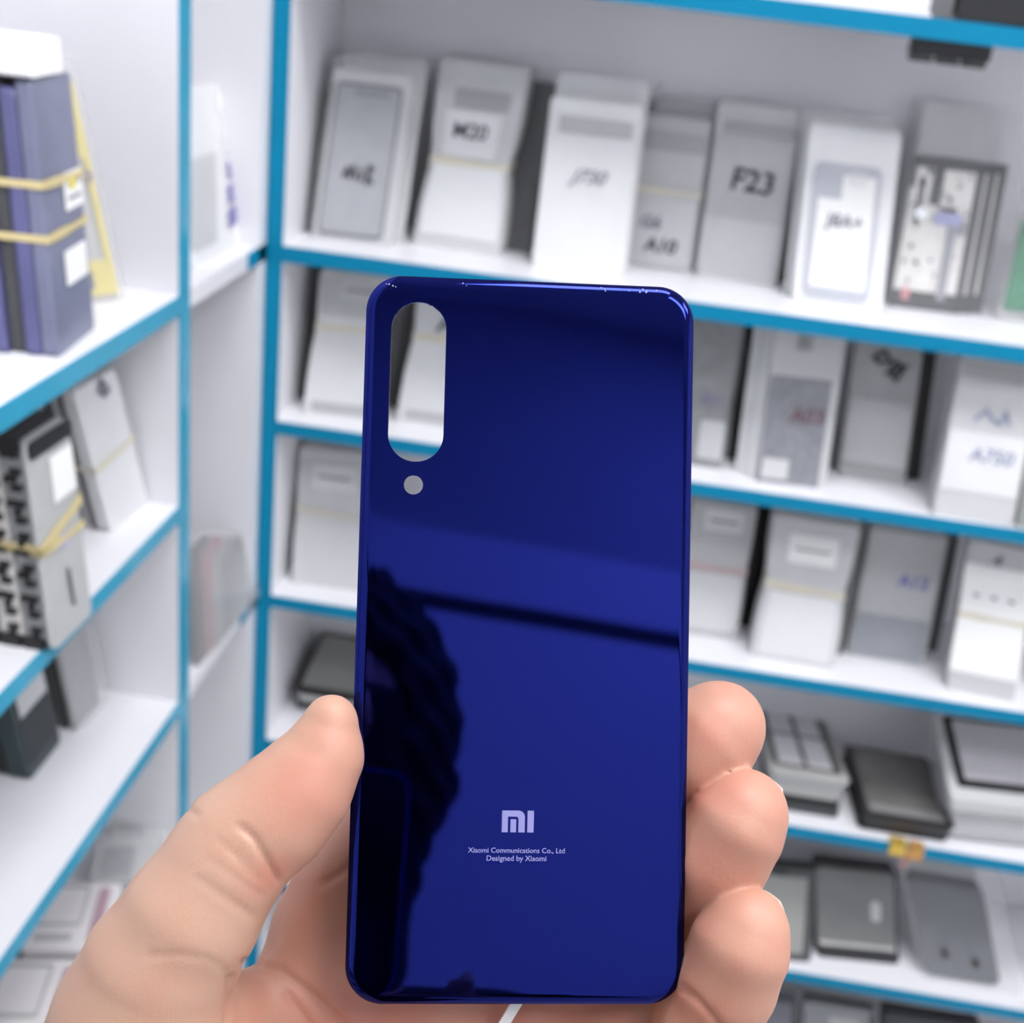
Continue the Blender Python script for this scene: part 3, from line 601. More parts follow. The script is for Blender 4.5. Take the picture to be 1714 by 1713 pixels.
for k, (A, B, Cc, z, h) in enumerate((((150, 1478), (262, 1476), (180, 1405), -.480, .03), ((185, 1420), (272, 1416), (225, 1350), -.485, .025), ((205, 1362), (285, 1358), (240, 1310), -.49, .02))):
    r_, f, W_, L_, o = flatbox('clear_packet', ['clear packet of grey parts next to the upper pink-striped box', 'middle clear packet of grey parts beside the thumb', 'far clear packet of grey parts near the divider'][k], 'packet', A, B, Cc, z, h, frost(.55-.05*k), gp)
    face(r_, 'grey_part', mat('grey_inner', (.26, .27, .28), .4, noise=.4, nscale=120), f, W_*.1, W_*.6, L_*.1, L_*.8, .002)
    bm = bmesh.new(); plate(bm, -.002, W_+.002, -.006, -.002, -.002, L_+.002, .004, f); finish('clear_film', bm, CLEAR, r_)
# bay B
p = Pack('phone_frame_pack', 'white packet with column of blue marks between the two turquoise posts', 'phone part', e1, (322, 452), (410, 404), (330, 150), yaw=HP, maxyaw=10, lean=9)
p.layers(3, .02, [frost(.78), frost(.7), frost(.7)]); p.slab('inner_card', frost(.66), .0*p.W, .45*p.W, -.0012, -.0002, .1*p.H, .62*p.H, .003)
p.marks([[(.66, .66-.15*k), (.78, .70-.15*k), (.80, .62-.15*k), (.68, .60-.15*k), (.74, .68-.15*k)] for k in range(4)], .005, mat('violet_ink', (.22, .2, .5), .5))
p.tagcard(.62, .95, .6, .78, PAPER, 0); p.tagcard(.5, .8, .86, .95, PAPER, 0)
zB3 = e3
for k in range(6):
    a = (330+14*k, 1118-17*k)
    p = Pack('plastic_sleeve', ['foremost', 'second', 'third', 'fourth', 'fifth', 'rearmost'][k]+' of the grey and reddish sleeves leaning between the turquoise posts', 'plastic sleeve', zB3, a, (a[0]+34, a[1]-42), (a[0]-14+5*k, a[1]-190+18*k), yaw=HP, maxyaw=10, lean=8, group='grey and reddish sleeves between the posts')
    p.layers(1, .004, [frost(.22), mat('reddish_part', (.34, .20, .21), .4, noise=.4, nscale=80), frost(.34), frost(.24), frost(.3), frost(.4)][k]); p.film(.001, .006, .004, CLEAR)

#@@FOREGROUND
# ------------------------------------------------------------------ foreground: the glossy blue back panel
RC0 = np.array([.99715, .02850, .06989]); RC1 = np.array([-.02419, .99780, -.06168]); RC2 = np.array([-.07150, .05982, .99564]); PT = np.array([.00262, .02646, .25909])
def c2w(v): return CR*v[0]-CU*v[1]+CF*v[2]
PWD, PHT = .0710, .1530
PM = Matrix.Identity(4)
for j, v in enumerate((c2w(RC0), -c2w(RC1), -c2w(RC2))):
    for i in range(3): PM[i][j] = v[i]
_o = CP+c2w(PT)
for i in range(3): PM[i][3] = _o[i]
def puv(x, y):
    """pixel met with the panel's plane, in the panel's own metres"""
    q = PM.inverted() @ Vector(CP); d = PM.to_3x3().inverted() @ Vector(ray(x, y)); t = -q.z/d.z; p = q+d*t; return p.x, p.y
BLUE = bpy.data.materials.new('glossy_blue_glass'); BLUE.use_nodes = True; nt = BLUE.node_tree; b = nt.nodes['Principled BSDF']
b.inputs['Base Color'].default_value = (.0008, .0058, .126, 1); b.inputs['Metallic'].default_value = 1; b.inputs['Roughness'].default_value = .035
b.inputs['Specular Tint'].default_value = (.05, .08, .5, 1); b.inputs['Coat Weight'].default_value = 1; b.inputs['Coat IOR'].default_value = 1.20; b.inputs['Coat Roughness'].default_value = .03
panel = bpy.data.objects.new('phone_back_cover', None); COL.objects.link(panel); panel.matrix_world = PM; panel.empty_display_size = .01
tag(panel, 'glossy dark blue phone back panel with pill-shaped camera opening, held in the hand', 'phone part')
EB, DROP, THK = .0024, .0011, .0008
def prof(e): return -DROP*max(0, 1-e/EB)**2.2
def outline(ins, n=14):
    return rr(-PWD/2+ins, PWD/2-ins, -PHT/2+ins, PHT/2-ins, .0078-ins*.9, n)
c0 = puv(698.5, 639); c1 = puv(692, 812)
pill = rr(c0[0]-.00585, c0[0]+.00585, c0[1]-.01715, c0[1]+.01715, .00584, 14)
flash = [(c1[0]+.00202*math.cos(a), c1[1]+.00202*math.sin(a)) for a in [k*2*math.pi/32 for k in range(32)]]
bm = bmesh.new(); K = 10
ins = [EB*(k/K)**1.0 for k in range(K+1)]
front = [[bm.verts.new((x, y, prof(i))) for x, y in outline(i)] for i in ins]
back = [[bm.verts.new((x, y, prof(i)-THK)) for x, y in outline(max(i, .0001))] for i in ins]
def ring(A, B):
    n = len(A)
    for i in range(n):
        j = (i+1) % n; bm.faces.new((A[i], A[j], B[j], B[i]))
for k in range(K): ring(front[k], front[k+1]); ring(back[k+1], back[k])
ring(back[0], front[0])
hf = [[bm.verts.new((x, y, 0)) for x, y in H] for H in (pill, flash)]; hb = [[bm.verts.new((x, y, -THK)) for x, y in H] for H in (pill, flash)]
for A, B in zip(hf, hb): ring(A, B)
for L, inv in (([front[-1]]+hf, 0), ([back[-1]]+hb, 1)):
    flat = [v for l in L for v in l]
    for t in geometry.tessellate_polygon([[Vector((v.co.x, v.co.y, 0)) for v in l] for l in L]):
        try: bm.faces.new([flat[i] for i in (t if not inv else reversed(t))])
        except ValueError: pass
shell = finish('glass_shell', bm, BLUE, panel, smooth=False)
me = shell.data
for p_ in me.polygons:
    c = p_.center; p_.use_smooth = not (abs(p_.normal.z) < .15)
me.update()
_e = [e.index for e in me.edges]
bm = bmesh.new(); bm.from_mesh(me)
for e in bm.edges:
    if len(e.link_faces) == 2 and e.calc_face_angle(0) > math.radians(40): e.smooth = False
bm.to_mesh(me); bm.free()
LILAC = mat('lilac_print', (.24, .24, .50), .5)
idf = lambda x, y, z: (x, z, -y)
def quad_px(P): return [puv(*q) for q in P]
lx0, ly0 = puv(840.5, 1357); lx1, ly1 = puv(893, 1394)
LW, LH = lx1-lx0, ly0-ly1
bm = bmesh.new()
def L(u, v): return (lx0+u*LW, ly1+v*LH)
def arc(cx, cy, rx, ry, a0, a1, n=6): return [(cx+rx*math.cos(math.radians(a0+(a1-a0)*k/n)), cy+ry*math.sin(math.radians(a0+(a1-a0)*k/n))) for k in range(n+1)]
mshape = [(0, 0), (0, 1)]+[(.52, 1)]+arc(.52, .70, .20, .30, 90, 0)+[(.72, 0), (.52, 0), (.52, .58)]+arc(.44, .60, .08, .12, 0, 90)+[(.19, .72), (.19, 0)]
extrude_poly(bm, [L(*q) for q in mshape], -.00008, 0, idf)
extrude_poly(bm, [L(*q) for q in ((.27, 0), (.27, .60), (.45, .60), (.45, 0))], -.00008, 0, idf)
extrude_poly(bm, [L(*q) for q in ((.80, 0), (.80, 1), (1, 1), (1, 0))], -.00008, 0, idf)
finish('printed_emblem', bm, LILAC, panel)
def ptext(s, x, y, wpx):
    a, b_ = puv(x, y); x0, _ = puv(x-wpx/2, y); x1, _ = puv(x+wpx/2, y)
    bm = bmesh.new(); text_mesh(bm, s, a, b_, x1-x0, idf, y=-.00008, shear=0, bold=.012); return finish('printed_text', bm, LILAC, panel)
ptext('Xiaomi Communications Co., Ltd', 864.5, 1424.5, 162); ptext('Designed by Xiaomi', 864.5, 1438.5, 100)
bm = bmesh.new(); random.seed(3)
for k in range(16):
    x, y = random.choice([(655, 482), (648, 478), (1060, 485), (1075, 487), (1095, 489), (780, 474), (1010, 483), (750, 474)]); a, b_ = puv(x+random.uniform(-8, 8), y+random.uniform(-4, 5)); s_ = random.uniform(.00008, .00022)
    zf = prof(min(PHT/2-b_, PWD/2-abs(a)))
    extrude_poly(bm, [(a+s_*math.cos(q)*random.uniform(.6, 1.3), b_+s_*math.sin(q)) for q in (0, 1, 2, 3, 4, 5)], -.00006, .0, lambda x, y, z: (x, z, zf-y))
o = finish('dust_specks', bm, mat('dust', (.35, .36, .5), .6), panel); o['kind'] = 'stuff'

# ------------------------------------------------------------------ signed distance surfaces (hand and body)
def caps(P, a, b, r1, r2):
    a = np.array(a); b = np.array(b); ba = b-a; t = np.clip(((P-a)@ba)/max(1e-12, ba@ba), 0, 1)
    return np.linalg.norm(P-a-t[..., None]*ba, axis=-1)-(r1+(r2-r1)*t)
def smin(a, b, k):
    h = np.clip(.5+.5*(b-a)/k, 0, 1); return b*(1-h)+a*h-k*h*(1-h)
def chain(P, pts, k):
    d = None
    for (a, ra), (b, rb) in zip(pts, pts[1:]):
        c = caps(P, a, b, ra, rb); d = c if d is None else smin(d, c, k)
    return d
def surface_nets(fn, lo, hi, h):
    lo = np.array(lo, float); n = np.ceil((np.array(hi)-lo)/h).astype(int)+1
    V = np.empty(n, np.float32)
    gy, gz = np.meshgrid(lo[1]+h*np.arange(n[1]), lo[2]+h*np.arange(n[2]), indexing='ij')
    for s0 in range(0, n[0], 16):
        s1 = min(n[0], s0+16); xs = lo[0]+h*np.arange(s0, s1)
        P = np.empty((s1-s0, n[1], n[2], 3)); P[..., 0] = xs[:, None, None]; P[..., 1] = gy; P[..., 2] = gz
        V[s0:s1] = fn(P)
    V[0] = V[-1] = np.maximum(V[0], h)*0+h; V[:, 0] = V[:, -1] = h; V[:, :, 0] = V[:, :, -1] = h
    I = V < 0; c = [V[dx:n[0]-1+dx, dy:n[1]-1+dy, dz:n[2]-1+dz] for dx in (0, 1) for dy in (0, 1) for dz in (0, 1)]
    cs = sum((q < 0).astype(np.int8) for q in c); act = (cs > 0) & (cs < 8)
    idx = -np.ones(act.shape, int); ac = np.argwhere(act); idx[act] = np.arange(len(ac))
    cv = [q[act].astype(float) for q in c]; off = np.array([(dx, dy, dz) for dx in (0, 1) for dy in (0, 1) for dz in (0, 1)], float)
    acc = np.zeros((len(ac), 3)); cnt = np.zeros(len(ac))
    for i in range(8):
        for j in range(i+1, 8):
            if np.abs(off[i]-off[j]).sum() == 1:
                mkk = (cv[i] < 0) != (cv[j] < 0); t = np.where(mkk, cv[i]/np.where(mkk, cv[i]-cv[j], 1), 0)
                acc += np.where(mkk[:, None], off[i]+t[:, None]*(off[j]-off[i]), 0); cnt += mkk
    verts = lo+h*(ac+acc/cnt[:, None]); F = []
    for ax in range(3):
        u, v = [(1, 2), (2, 0), (0, 1)][ax]
        sl0 = [slice(1, -1)]*3; sl1 = [slice(1, -1)]*3; sl0[ax] = slice(0, n[ax]-1); sl1[ax] = slice(1, n[ax])
        A, B = I[tuple(sl0)], I[tuple(sl1)]; e = np.argwhere(A != B); st = A[A != B]
        base = e.copy(); base[:, u] += 1; base[:, v] += 1
        q = []
        for du, dv in ((-1, -1), (0, -1), (0, 0), (-1, 0)):
            p = base.copy(); p[:, u] += du; p[:, v] += dv; q.append(idx[p[:, 0], p[:, 1], p[:, 2]])
        q = np.stack(q, 1); q[~st] = q[~st][:, ::-1]; F.append(q)
    F = np.concatenate(F); F = F[(F >= 0).all(1)]
    return verts, F

# ---- the hand, in camera-aligned metres (x right, y down, z away), from pixel + distance
def cc(x, y, d): return np.array([(x-PW/2)/FPX*d, (y-PH/2)/FPX*d, d])
def pc(x, y, dmm, rpx=None, r=None):
    d = dmm/1000; return (cc(x, y, d), (r/1000 if r else rpx*d/FPX))
thumb = [pc(554, 1208, 253, 45), pc(540, 1264, 253, 65), pc(504, 1318, 252, 83), pc(458, 1366, 251, 92), pc(402, 1410, 250, 96), pc(368, 1460, 249, 99), pc(320, 1535, 248, 111), pc(268, 1620, 249, 124), pc(240, 1700, 251, 142), pc(232, 1790, 254, 160)]
thenar = [pc(232, 1790, 254, 160), pc(280, 2000, 262, 175), pc(380, 2250, 268, 190)]
index = [pc(545, 1560, 282, r=12.5), pc(590, 1475, 283, r=12.5), pc(650, 1400, 284, r=11.5), pc(745, 1300, 290, r=10.5), pc(850, 1240, 284, r=9.5), pc(930, 1225, 276, r=8.5)]
middle = [pc(1210, 1211, 275, 68), pc(1190, 1230, 275, 82), pc(1156, 1264, 276, 86), pc(1100, 1310, 282, r=10.6), pc(960, 1420, 292, r=10.5), pc(740, 1620, 288, r=12.5)]
ringf = [pc(1250, 1354, 265.5, 64), pc(1234, 1378, 265.5, 80), pc(1198, 1432, 268.5, 86), pc(1166, 1476, 274, r=10.6), pc(1040, 1580, 288, r=10.5), pc(870, 1670, 287, r=12)]
pinky = [pc(1254, 1549, 258, 62), pc(1240, 1582, 258, 79), pc(1214, 1645, 261, 82), pc(1180, 1710, 265.5, 80), pc(1150, 1780, 273, r=10), pc(1090, 1835, 281, r=10), pc(970, 1800, 284, r=11)]
mc = [(pc(560, 1555, 283, r=12.5), pc(430, 2250, 276, r=19)), (pc(735, 1625, 286, r=14), pc(480, 2260, 276, r=20)), (pc(860, 1690, 286, r=14), pc(540, 2270, 276, r=20)), (pc(975, 1800, 284, r=14), pc(600, 2270, 275, r=20))]
ELB = np.array([-.13, .36, .06])
def hand_sdf(P):
    palm = None
    for a, b_ in mc:
        c = caps(P, a[0], b_[0], a[1], b_[1]); palm = c if palm is None else smin(palm, c, .010)
    th = chain(P, thumb, .003); tn = chain(P, thenar, .01)
    wr = caps(P, cc(500, 2200, .274), cc(500, 2200, .274)*.35+ELB*.65, .027, .034)
    palm = smin(smin(palm, tn, .012), wr, .02)
    d = smin(palm, th, .006)
    d = smin(d, chain(P, index, .003), .004)
    fs = None
    for ch in (middle, ringf, pinky):
        c = chain(P, ch, .003); fs = c if fs is None else np.minimum(fs, c)
    d = smin(d, caps(P, cc(900, 1755, .284), cc(1120, 1752, .278), .0135, .0125), .006)
    # web of skin between thumb and index
    web = caps(P, cc(330, 1720, .262), cc(545, 1640, .282), .008, .006)
    d = smin(d, web, .010)
    # keep distal phalanges apart from the palm mass
    return smin(d, fs, .0035)
V_, F_ = surface_nets(hand_sdf, (-.145, .03, .15), (.068, .33, .318), .00085)
# drop what lies beyond the wrist cut, smooth once
def laplace(V, F, it, w=.5):
    E = np.concatenate([F[:, [0, 1]], F[:, [1, 2]], F[:, [2, 3]], F[:, [3, 0]]]); E = np.concatenate([E, E[:, ::-1]])
    deg = np.bincount(E[:, 0], minlength=len(V)).astype(float)
    for _ in range(it):
        S_ = np.stack([np.bincount(E[:, 0], V[E[:, 1], k], minlength=len(V)) for k in range(3)], 1)/np.maximum(deg, 1)[:, None]
        V = V+(S_-V)*w
    return V
V_ = laplace(V_, F_, 1)
# flexion creases and skin folds pressed into the surface facing the camera
def seg_d(Q, A, B):
    A = np.array(A, float); B = np.array(B, float); t = np.clip(((Q-A)@(B-A))/((B-A)@(B-A)), 0, 1); return np.linalg.norm(Q-A-t[:, None]*(B-A), axis=1)
uv = np.stack([PW/2+FPX*V_[:, 0]/V_[:, 2], PH/2+FPX*V_[:, 1]/V_[:, 2]], 1)
def vnormals(V, F):
    n = np.cross(V[F[:, 2]]-V[F[:, 0]], V[F[:, 3]]-V[F[:, 1]]); N = np.zeros_like(V)
    for k in range(4):
        for a in range(3): N[:, a] += np.bincount(F[:, k], n[:, a], minlength=len(V))
    return N/np.maximum(1e-12, np.linalg.norm(N, axis=1))[:, None]
N_ = vnormals(V_, F_)
CREASES = [([(402, 1384), (425, 1405), (447, 1440), (466, 1474)], .0008, 5), ([(350, 1440), (395, 1470), (440, 1500)], .00022, 4), ([(365, 1405), (400, 1440), (430, 1470)], .00022, 4),
           ([(250, 1602), (290, 1598), (350, 1606), (395, 1640)], .00025, 5), ([(330, 1365), (312, 1352)], .0004, 5), ([(330, 1470), (380, 1505), (425, 1535)], .0003, 5),
           ([(410, 1612), (470, 1625), (540, 1680), (580, 1720)], .0010, 7), ([(385, 1640), (383, 1720)], .0012, 6), ([(480, 1665), (520, 1720)], .0006, 6),
           ([(1142, 1655), (1165, 1672), (1190, 1700), (1205, 1722)], .0008, 6), ([(540, 1480), (560, 1470), (600, 1440)], .0006, 8)]
front_m = (N_[:, 2] < .25)
push = np.zeros(len(V_))
for P_, dep, wpx in CREASES:
    dd = np.full(len(V_), 1e9)
    for A, B in zip(P_, P_[1:]): dd = np.minimum(dd, seg_d(uv, A, B))
    push += dep*np.exp(-(dd/wpx)**2)
near = V_[:, 2] < .275+.02*(uv[:, 0] > 390)
V_ = V_-N_*(push*front_m*near)[:, None]
# redness of the pads and knuckle folds, with shade between fingers painted in, as a vertex attribute
red = np.zeros(len(V_))
for (x, y, d, s_, k_) in ((1180, 1225, 260, .011, .75), (1165, 1300, 262, .010, .6), (1225, 1330, 258, .010, .7), (1190, 1440, 262, .014, .75), (1200, 1590, 256, .010, .5), (1190, 1660, 258, .012, .8), (520, 1330, 243, .013, .6), (560, 1240, 247, .008, .4), (466, 1470, 240, .006, .8),
                        (1165, 1340, 265, .008, .9), (1185, 1515, 265, .007, .9), (520, 1500, 272, .020, .55), (450, 1600, 272, .012, .4), (420, 1690, 268, .010, .7), (620, 1700, 272, .03, .8), (900, 1710, 275, .04, .8), (580, 1400, 275, .012, .6)):
    q = cc(x, y, d/1000); red = np.maximum(red, k_*np.exp(-((V_-q)**2).sum(1)/(s_*s_)))
red = np.maximum(red, .42*np.clip((uv[:, 0]-1100)/60, 0, 1)*(uv[:, 1] < 1720)*(V_[:, 2] > 0))
red = np.maximum(red, .30*np.clip((uv[:, 0]-400)/60, 0, 1)*(uv[:, 0] < 700)*(uv[:, 1] > 1350))
# ---- the photographer's body behind the camera (seen mirrored in the panel)
def vreal(x, y, Dv):
    """the real place of what the panel mirrors at pixel x,y with virtual distance Dv"""
    q = np.array([(x-PW/2)/FPX*Dv, (y-PH/2)/FPX*Dv, Dv]); n = RC2/np.linalg.norm(RC2); return q-2*((q-PT)@n)*n
def tow(c): return CP+c2w(c)
Hd = tow(vreal(548, 1240, .94)); ground = FLOOR
neck = Hd+np.array([0, -.02, -.13]); chest = Hd+np.array([-.02, -.06, -.36]); hip = Hd+np.array([-.02, -.05, -.72])
shL = chest+np.array([-.17, 0, .12]); shR = chest+np.array([.17, 0, .12])
elbL = tow(ELB); wrL = tow(cc(500, 2200, .274)*.35+ELB*.65)
PHC = tow(vreal(560, 1700, .50))          # centre of the held phone
wrR = PHC+np.array([.07, -.06, -.10]); elbR = shR+np.array([.10, .02, -.24])
def body_sdf(P):
    d = np.sqrt((((P-Hd)/np.array([.072, .092, .112]))**2).sum(-1)); d = (d-1)*.080
    d = smin(d, caps(P, Hd+np.array([0, .045, -.07]), Hd+np.array([0, .02, -.05]), .035, .05), .02)          # jaw
    d = smin(d, caps(P, Hd+np.array([0, .098, -.02]), Hd+np.array([0, .085, .02]), .013, .008), .008)       # nose
    for s_ in (-1, 1):
        d = smin(d, caps(P, Hd+np.array([s_*.075, 0, -.02]), Hd+np.array([s_*.078, -.008, .02]), .010, .013), .006)   # ear
        d = np.maximum(d, -(np.linalg.norm(P-(Hd+np.array([s_*.032, .098, .008])), axis=-1)-.014))
    d = smin(d, caps(P, Hd+np.array([0, .085, -.062]), Hd+np.array([0, .086, -.062]), .013, .013), .006)      # lips
    d = smin(d, caps(P, Hd+np.array([0, -.01, -.08]), neck+np.array([0, -.02, -.06]), .055, .060), .02)
    d = smin(d, caps(P, shL, shR, .055, .055), .04)
    d = smin(d, caps(P, chest, hip, .125, .12), .05)
    for a, b_, r1, r2 in ((shL, elbL, .048, .040), (elbL, wrL, .038, .030), (shR, elbR, .048, .040), (elbR, wrR, .037, .026)): d = smin(d, caps(P, a, b_, r1, r2), .012)
    for s_ in (-1, 1):
        kn = hip+np.array([s_*.10, .01, -.42]); an = np.array([kn[0], kn[1]-.02, ground+.07])
        d = smin(d, caps(P, hip+np.array([s_*.08, 0, -.02]), kn, .09, .06), .03); d = smin(d, caps(P, kn, an, .058, .038), .02)
        d = smin(d, caps(P, an+np.array([0, -.02, -.02]), an+np.array([0, .15, -.035]), .040, .030), .02)
    # right hand round the phone
    d = smin(d, caps(P, wrR, PHC+np.array([.045, -.022, -.045]), .026, .024), .012)
    for k in range(4):
        z_ = .02-.021*k
        d = smin(d, caps(P, PHC+np.array([.045, -.022, z_-.03]), PHC+np.array([-.01, -.020, z_-.022]), .010, .009), .004)
    d = smin(d, caps(P, PHC+np.array([.052, -.015, -.04]), PHC+np.array([.050, .006, .012]), .012, .009), .006)
    return d
lo = np.minimum.reduce([Hd, elbL, wrL, hip, shL])-.16; hi = np.maximum.reduce([Hd, shR, elbR, PHC+.05, elbL])+.16
lo[2] = ground-.01; hi[1] = max(wrL[1]+.05, hi[1]-.02)
VB, FB = surface_nets(body_sdf, lo, hi, .0085)
VB = laplace(VB, FB, 1)
# one continuous body mesh: hand and forearm (fine) with the body (coarse)
VH = CP+V_[:, :1]*CR-V_[:, 1:2]*CU+V_[:, 2:]*CF
base = Vector((hip[0], hip[1], ground))
allV = np.concatenate([VH, VB])-np.array(base); allF = np.concatenate([F_, FB+len(VH)])
me = bpy.data.meshes.new('body'); me.from_pydata([], [], []); me.vertices.add(len(allV)); me.vertices.foreach_set('co', allV.ravel())
me.loops.add(len(allF)*4); me.loops.foreach_set('vertex_index', allF.ravel().astype(np.int32)); me.polygons.add(len(allF))
me.polygons.foreach_set('loop_start', np.arange(0, len(allF)*4, 4, dtype=np.int32)); me.update(calc_edges=True)
me.polygons.foreach_set('use_smooth', np.ones(len(allF), bool))
at_ = me.attributes.new('redness', 'FLOAT', 'POINT'); at_.data.foreach_set('value', np.concatenate([red, np.full(len(VB), .3)]).astype(np.float32))
me.validate(); me.update()
SK = bpy.data.materials.new('skin'); SK.use_nodes = True; nt = SK.node_tree; b = nt.nodes['Principled BSDF']
an = nt.nodes.new('ShaderNodeAttribute'); an.attribute_name = 'redness'
tc = nt.nodes.new('ShaderNodeTexCoord'); n1 = nt.nodes.new('ShaderNodeTexNoise'); n1.inputs['Scale'].default_value = 90; n1.inputs['Detail'].default_value = 5; nt.links.new(tc.outputs['Object'], n1.inputs['Vector'])
n2 = nt.nodes.new('ShaderNodeTexNoise'); n2.inputs['Scale'].default_value = 1500; n2.inputs['Detail'].default_value = 3; nt.links.new(tc.outputs['Object'], n2.inputs['Vector'])
ma = nt.nodes.new('ShaderNodeMath'); ma.operation = 'MULTIPLY_ADD'; nt.links.new(n1.outputs[0], ma.inputs[0]); ma.inputs[1].default_value = .5; ma.inputs[2].default_value = -.25
mb = nt.nodes.new('ShaderNodeMath'); mb.operation = 'ADD'; mb.use_clamp = True; nt.links.new(an.outputs['Fac'], mb.inputs[0]); nt.links.new(ma.outputs[0], mb.inputs[1])
mx = nt.nodes.new('ShaderNodeMix'); mx.data_type = 'RGBA'; mx.inputs[6].default_value = (.50, .305, .215, 1); mx.inputs[7].default_value = (.50, .175, .12, 1)
nt.links.new(mb.outputs[0], mx.inputs[0]); nt.links.new(mx.outputs[2], b.inputs['Base Color'])
b.inputs['Roughness'].default_value = .48; b.inputs['Subsurface Weight'].default_value = .25; b.inputs['Subsurface Radius'].default_value = (1, .35, .2); b.inputs['Subsurface Scale'].default_value = .003
bp = nt.nodes.new('ShaderNodeBump'); bp.inputs['Strength'].default_value = .12; bp.inputs['Distance'].default_value = .0004; nt.links.new(n2.outputs[0], bp.inputs['Height']); nt.links.new(bp.outputs[0], b.inputs['Normal'])
me.materials.append(SK)
person = thing('person', 'left hand with fair skin holding the blue panel between thumb and curled fingers', 'person', tuple(base))
ob = bpy.data.objects.new('body', me); COL.objects.link(ob); ob.parent = person
# nails
NAIL = mat('fingernail', (.72, .50, .44), .25, coat=.3)
def nail(tip, prev, back, wd=.0105, ln=.011, lift=.0004):
    T = tip[0]; u = T-prev[0]; u /= np.linalg.norm(u); b_ = np.array(back, float); b_ -= u*(b_@u); b_ /= np.linalg.norm(b_); v = np.cross(u, b_); r = tip[1]
    bm = bmesh.new(); G = []
    for lay in (0, 1):
        g = []
        for i in range(9):
            s_ = i/8; row = []
            for j in range(9):
                a = (j/8-.5)*wd/r*(1-.25*max(0, s_-.6)/.4); rad = r+lift-(.0006 if lay else 0)-(.0022*max(0, s_-.45)**2*4)
                q = T+u*(-ln*.45+ln*s_+ .001)+b_*rad*math.cos(a)+v*rad*math.sin(a)
                q = tow(q)-np.array(base); row.append(bm.verts.new(q))
            g.append(row)
        G.append(g)
    for g in G:
        for i in range(8):
            for j in range(8): bm.faces.new((g[i][j], g[i][j+1], g[i+1][j+1], g[i+1][j]))
    A, B = G
    for i in range(8):
        for j in (0, 8): bm.faces.new((A[i][j], A[i+1][j], B[i+1][j], B[i][j]))
    for j in range(8):
        for i in (0, 8): bm.faces.new((A[i][j], A[i][j+1], B[i][j+1], B[i][j]))
    finish('fingernail', bm, NAIL, person, smooth=True)
nail(thumb[1], thumb[3], (-.8, -.35, .55), .011, .012)
nail(middle[0], middle[2], (.45, -.75, .45), .0095, .0105, .0008); nail(ringf[0], ringf[2], (.7, -.5, .45), .0095, .0105, .0008); nail(pinky[0], pinky[2], (.7, -.45, .45), .0085, .0095, .0004)
# clothes and hair, plus invented black covers for a backlit head
def cloth(name, fn, lo, hi, h, M_):
    V, F = surface_nets(fn, lo, hi, h); V = laplace(V, F, 1)-np.array(base)
    me = bpy.data.meshes.new(name); me.from_pydata(V.tolist(), [], F.tolist()); me.polygons.foreach_set('use_smooth', np.ones(len(F), bool)); me.materials.append(M_); me.update()
    o = bpy.data.objects.new(name, me); COL.objects.link(o); o.parent = person
def shirt_sdf(P):
    d = caps(P, shL, shR, .063, .063); d = smin(d, caps(P, chest, hip, .137, .135), .05)
    d = smin(d, caps(P, shL, shL+(elbL-shL)*.95, .058, .050), .015); d = smin(d, caps(P, shR, elbR, .058, .050), .015)
    d = smin(d, caps(P, elbR, elbR+(wrR-elbR)*.8, .048, .038), .015)
    return d
def trouser_sdf(P):
    d = caps(P, hip+np.array([0, 0, .02]), hip, .139, .139)
    for s_ in (-1, 1):
        kn = hip+np.array([s_*.10, .01, -.42]); d = smin(d, caps(P, hip+np.array([s_*.08, 0, -.02]), kn, .105, .075), .03); d = smin(d, caps(P, kn, np.array([kn[0], kn[1]-.02, ground+.08]), .075, .055), .02)
    return d
def hair_sdf(P):
    Q = P-Hd-np.array([0, -.015, .022]); d = (np.sqrt(((Q/np.array([.090, .104, .115]))**2).sum(-1))-1)*.09
    d = d+.004*np.sin(P[..., 0]*190+P[..., 2]*60)*np.sin(P[..., 2]*150)
    return np.maximum(d, -(caps(P, Hd+np.array([0, .13, -.03]), Hd+np.array([0, .13, -.12]), .085, .09)))
cloth('shirt', shirt_sdf, np.minimum.reduce([shL, elbL, hip])-.16, np.maximum.reduce([shR, elbR, wrR, elbL])+.16, .011, mat('black_shirt', (.012, .012, .014), .8))
cloth('trousers', trouser_sdf, (hip[0]-.25, hip[1]-.2, ground+.02), (hip[0]+.25, hip[1]+.2, hip[2]+.2), .012, mat('dark_trousers', (.02, .022, .03), .8))
def silhouette_mask_sdf(P):  # mask invented to keep the face as dark as a backlit silhouette
    d = np.sqrt((((P-Hd)/np.array([.072, .092, .112]))**2).sum(-1)); d = (d-1)*.080-.007
    d = smin(d, caps(P, Hd+np.array([0, .045, -.07]), Hd+np.array([0, .02, -.05]), .043, .058), .02)
    return np.maximum(np.maximum(d, P[..., 2]-(Hd[2]+.012)), -(P[..., 1]-Hd[1]+.03))
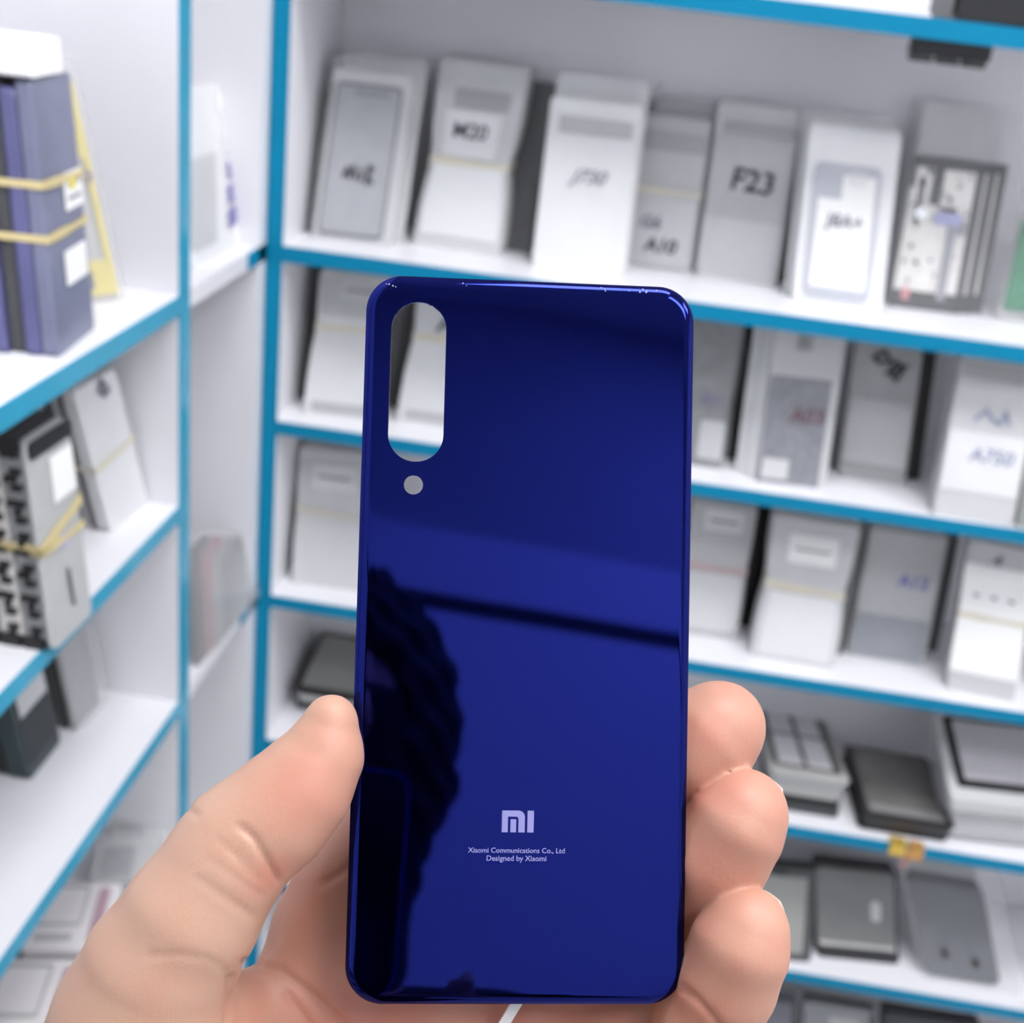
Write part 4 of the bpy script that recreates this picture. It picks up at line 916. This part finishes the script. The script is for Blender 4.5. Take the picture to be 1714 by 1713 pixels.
def silhouette_hood_sdf(P):  # head cover added to shape the same dark silhouette
    Q = P-Hd-np.array([0, -.02, .012]); d = (np.sqrt(((Q/np.array([.104, .120, .135]))**2).sum(-1))-1)*.1+.006*np.sin(P[..., 2]*170)*np.sin(P[..., 0]*120+P[..., 2]*40)
    d = smin(d, caps(P, Hd+np.array([0, -.03, -.08]), neck+np.array([0, -.02, -.05]), .066, .07), .03)
    return np.maximum(d, -caps(P, Hd+np.array([0, .10, .0]), Hd+np.array([0, .16, -.02]), .042, .05))
cloth('silhouette_mask', silhouette_mask_sdf, Hd-.16, Hd+.16, .004, mat('silhouette_black', (.01, .01, .01), .85))
cloth('silhouette_hood', silhouette_hood_sdf, Hd-np.array([.16, .18, .25]), Hd+.17, .005, mat('black_shirt', (0, 0, 0)))
cloth('hair', hair_sdf, Hd-.13, Hd+.14, .004, mat('black_hair', (.008, .007, .007), .55))
# ---- black phone in the other hand, mirrored at the lower left of the panel
a = tow(vreal(707, 1238, .50)); n_ = np.array([0, 1, .12]); 
ph = thing('smartphone', 'black phone held before the photographer, mirrored at the lower left of the blue panel', 'smartphone', tuple(PHC), 0)
ph.location = (a[0]-.0375, PHC[1]+.010, a[2]-.075); ph.rotation_euler = (math.radians(-6), 0, 0)
bm = bmesh.new(); plate(bm, -.0375, .0375, -.004, .004, -.075, .075, .009, lambda x, y, z: (x, y, z), .002); body = finish('case', bm, mat('black_gloss', (.004, .004, .006), .15), ph)
bm = bmesh.new(); extrude_poly(bm, rr(-.0372, .0372, -.0747, .0747, .0088), .0040, .0046, lambda x, y, z: (x, y, z), [rr(-.0364, .0364, -.0739, .0739, .0080)]); finish('blue_rim', bm, mat('blue_rim', (.05, .08, .5), .4), ph)
# white plastic tab behind the panel's lower edge
t_ = at(848, 1700, .2665)
tb = thing('plastic_tab', 'thin white plastic strip poking out under the lower edge of the blue panel', 'strip', tuple(t_))
A, B = at(872, 1668, .268)-t_, at(820, 1752, .266)-t_
bm = bmesh.new(); dirv = Vector(B-A).normalized(); sd = dirv.cross(Vector(CF)).normalized()*.0011; dp = Vector(CF)*.0005
vs = [bm.verts.new(Vector(q)+sd*i+dp*j) for q in (A, B) for j in (-1, 1) for i in (-1, 1)]
for q in ((0, 1, 3, 2), (4, 5, 7, 6), (0, 1, 5, 4), (2, 3, 7, 6), (0, 2, 6, 4), (1, 3, 7, 5)): bm.faces.new([vs[i] for i in q])
finish('strip', bm, PAPER, tb)
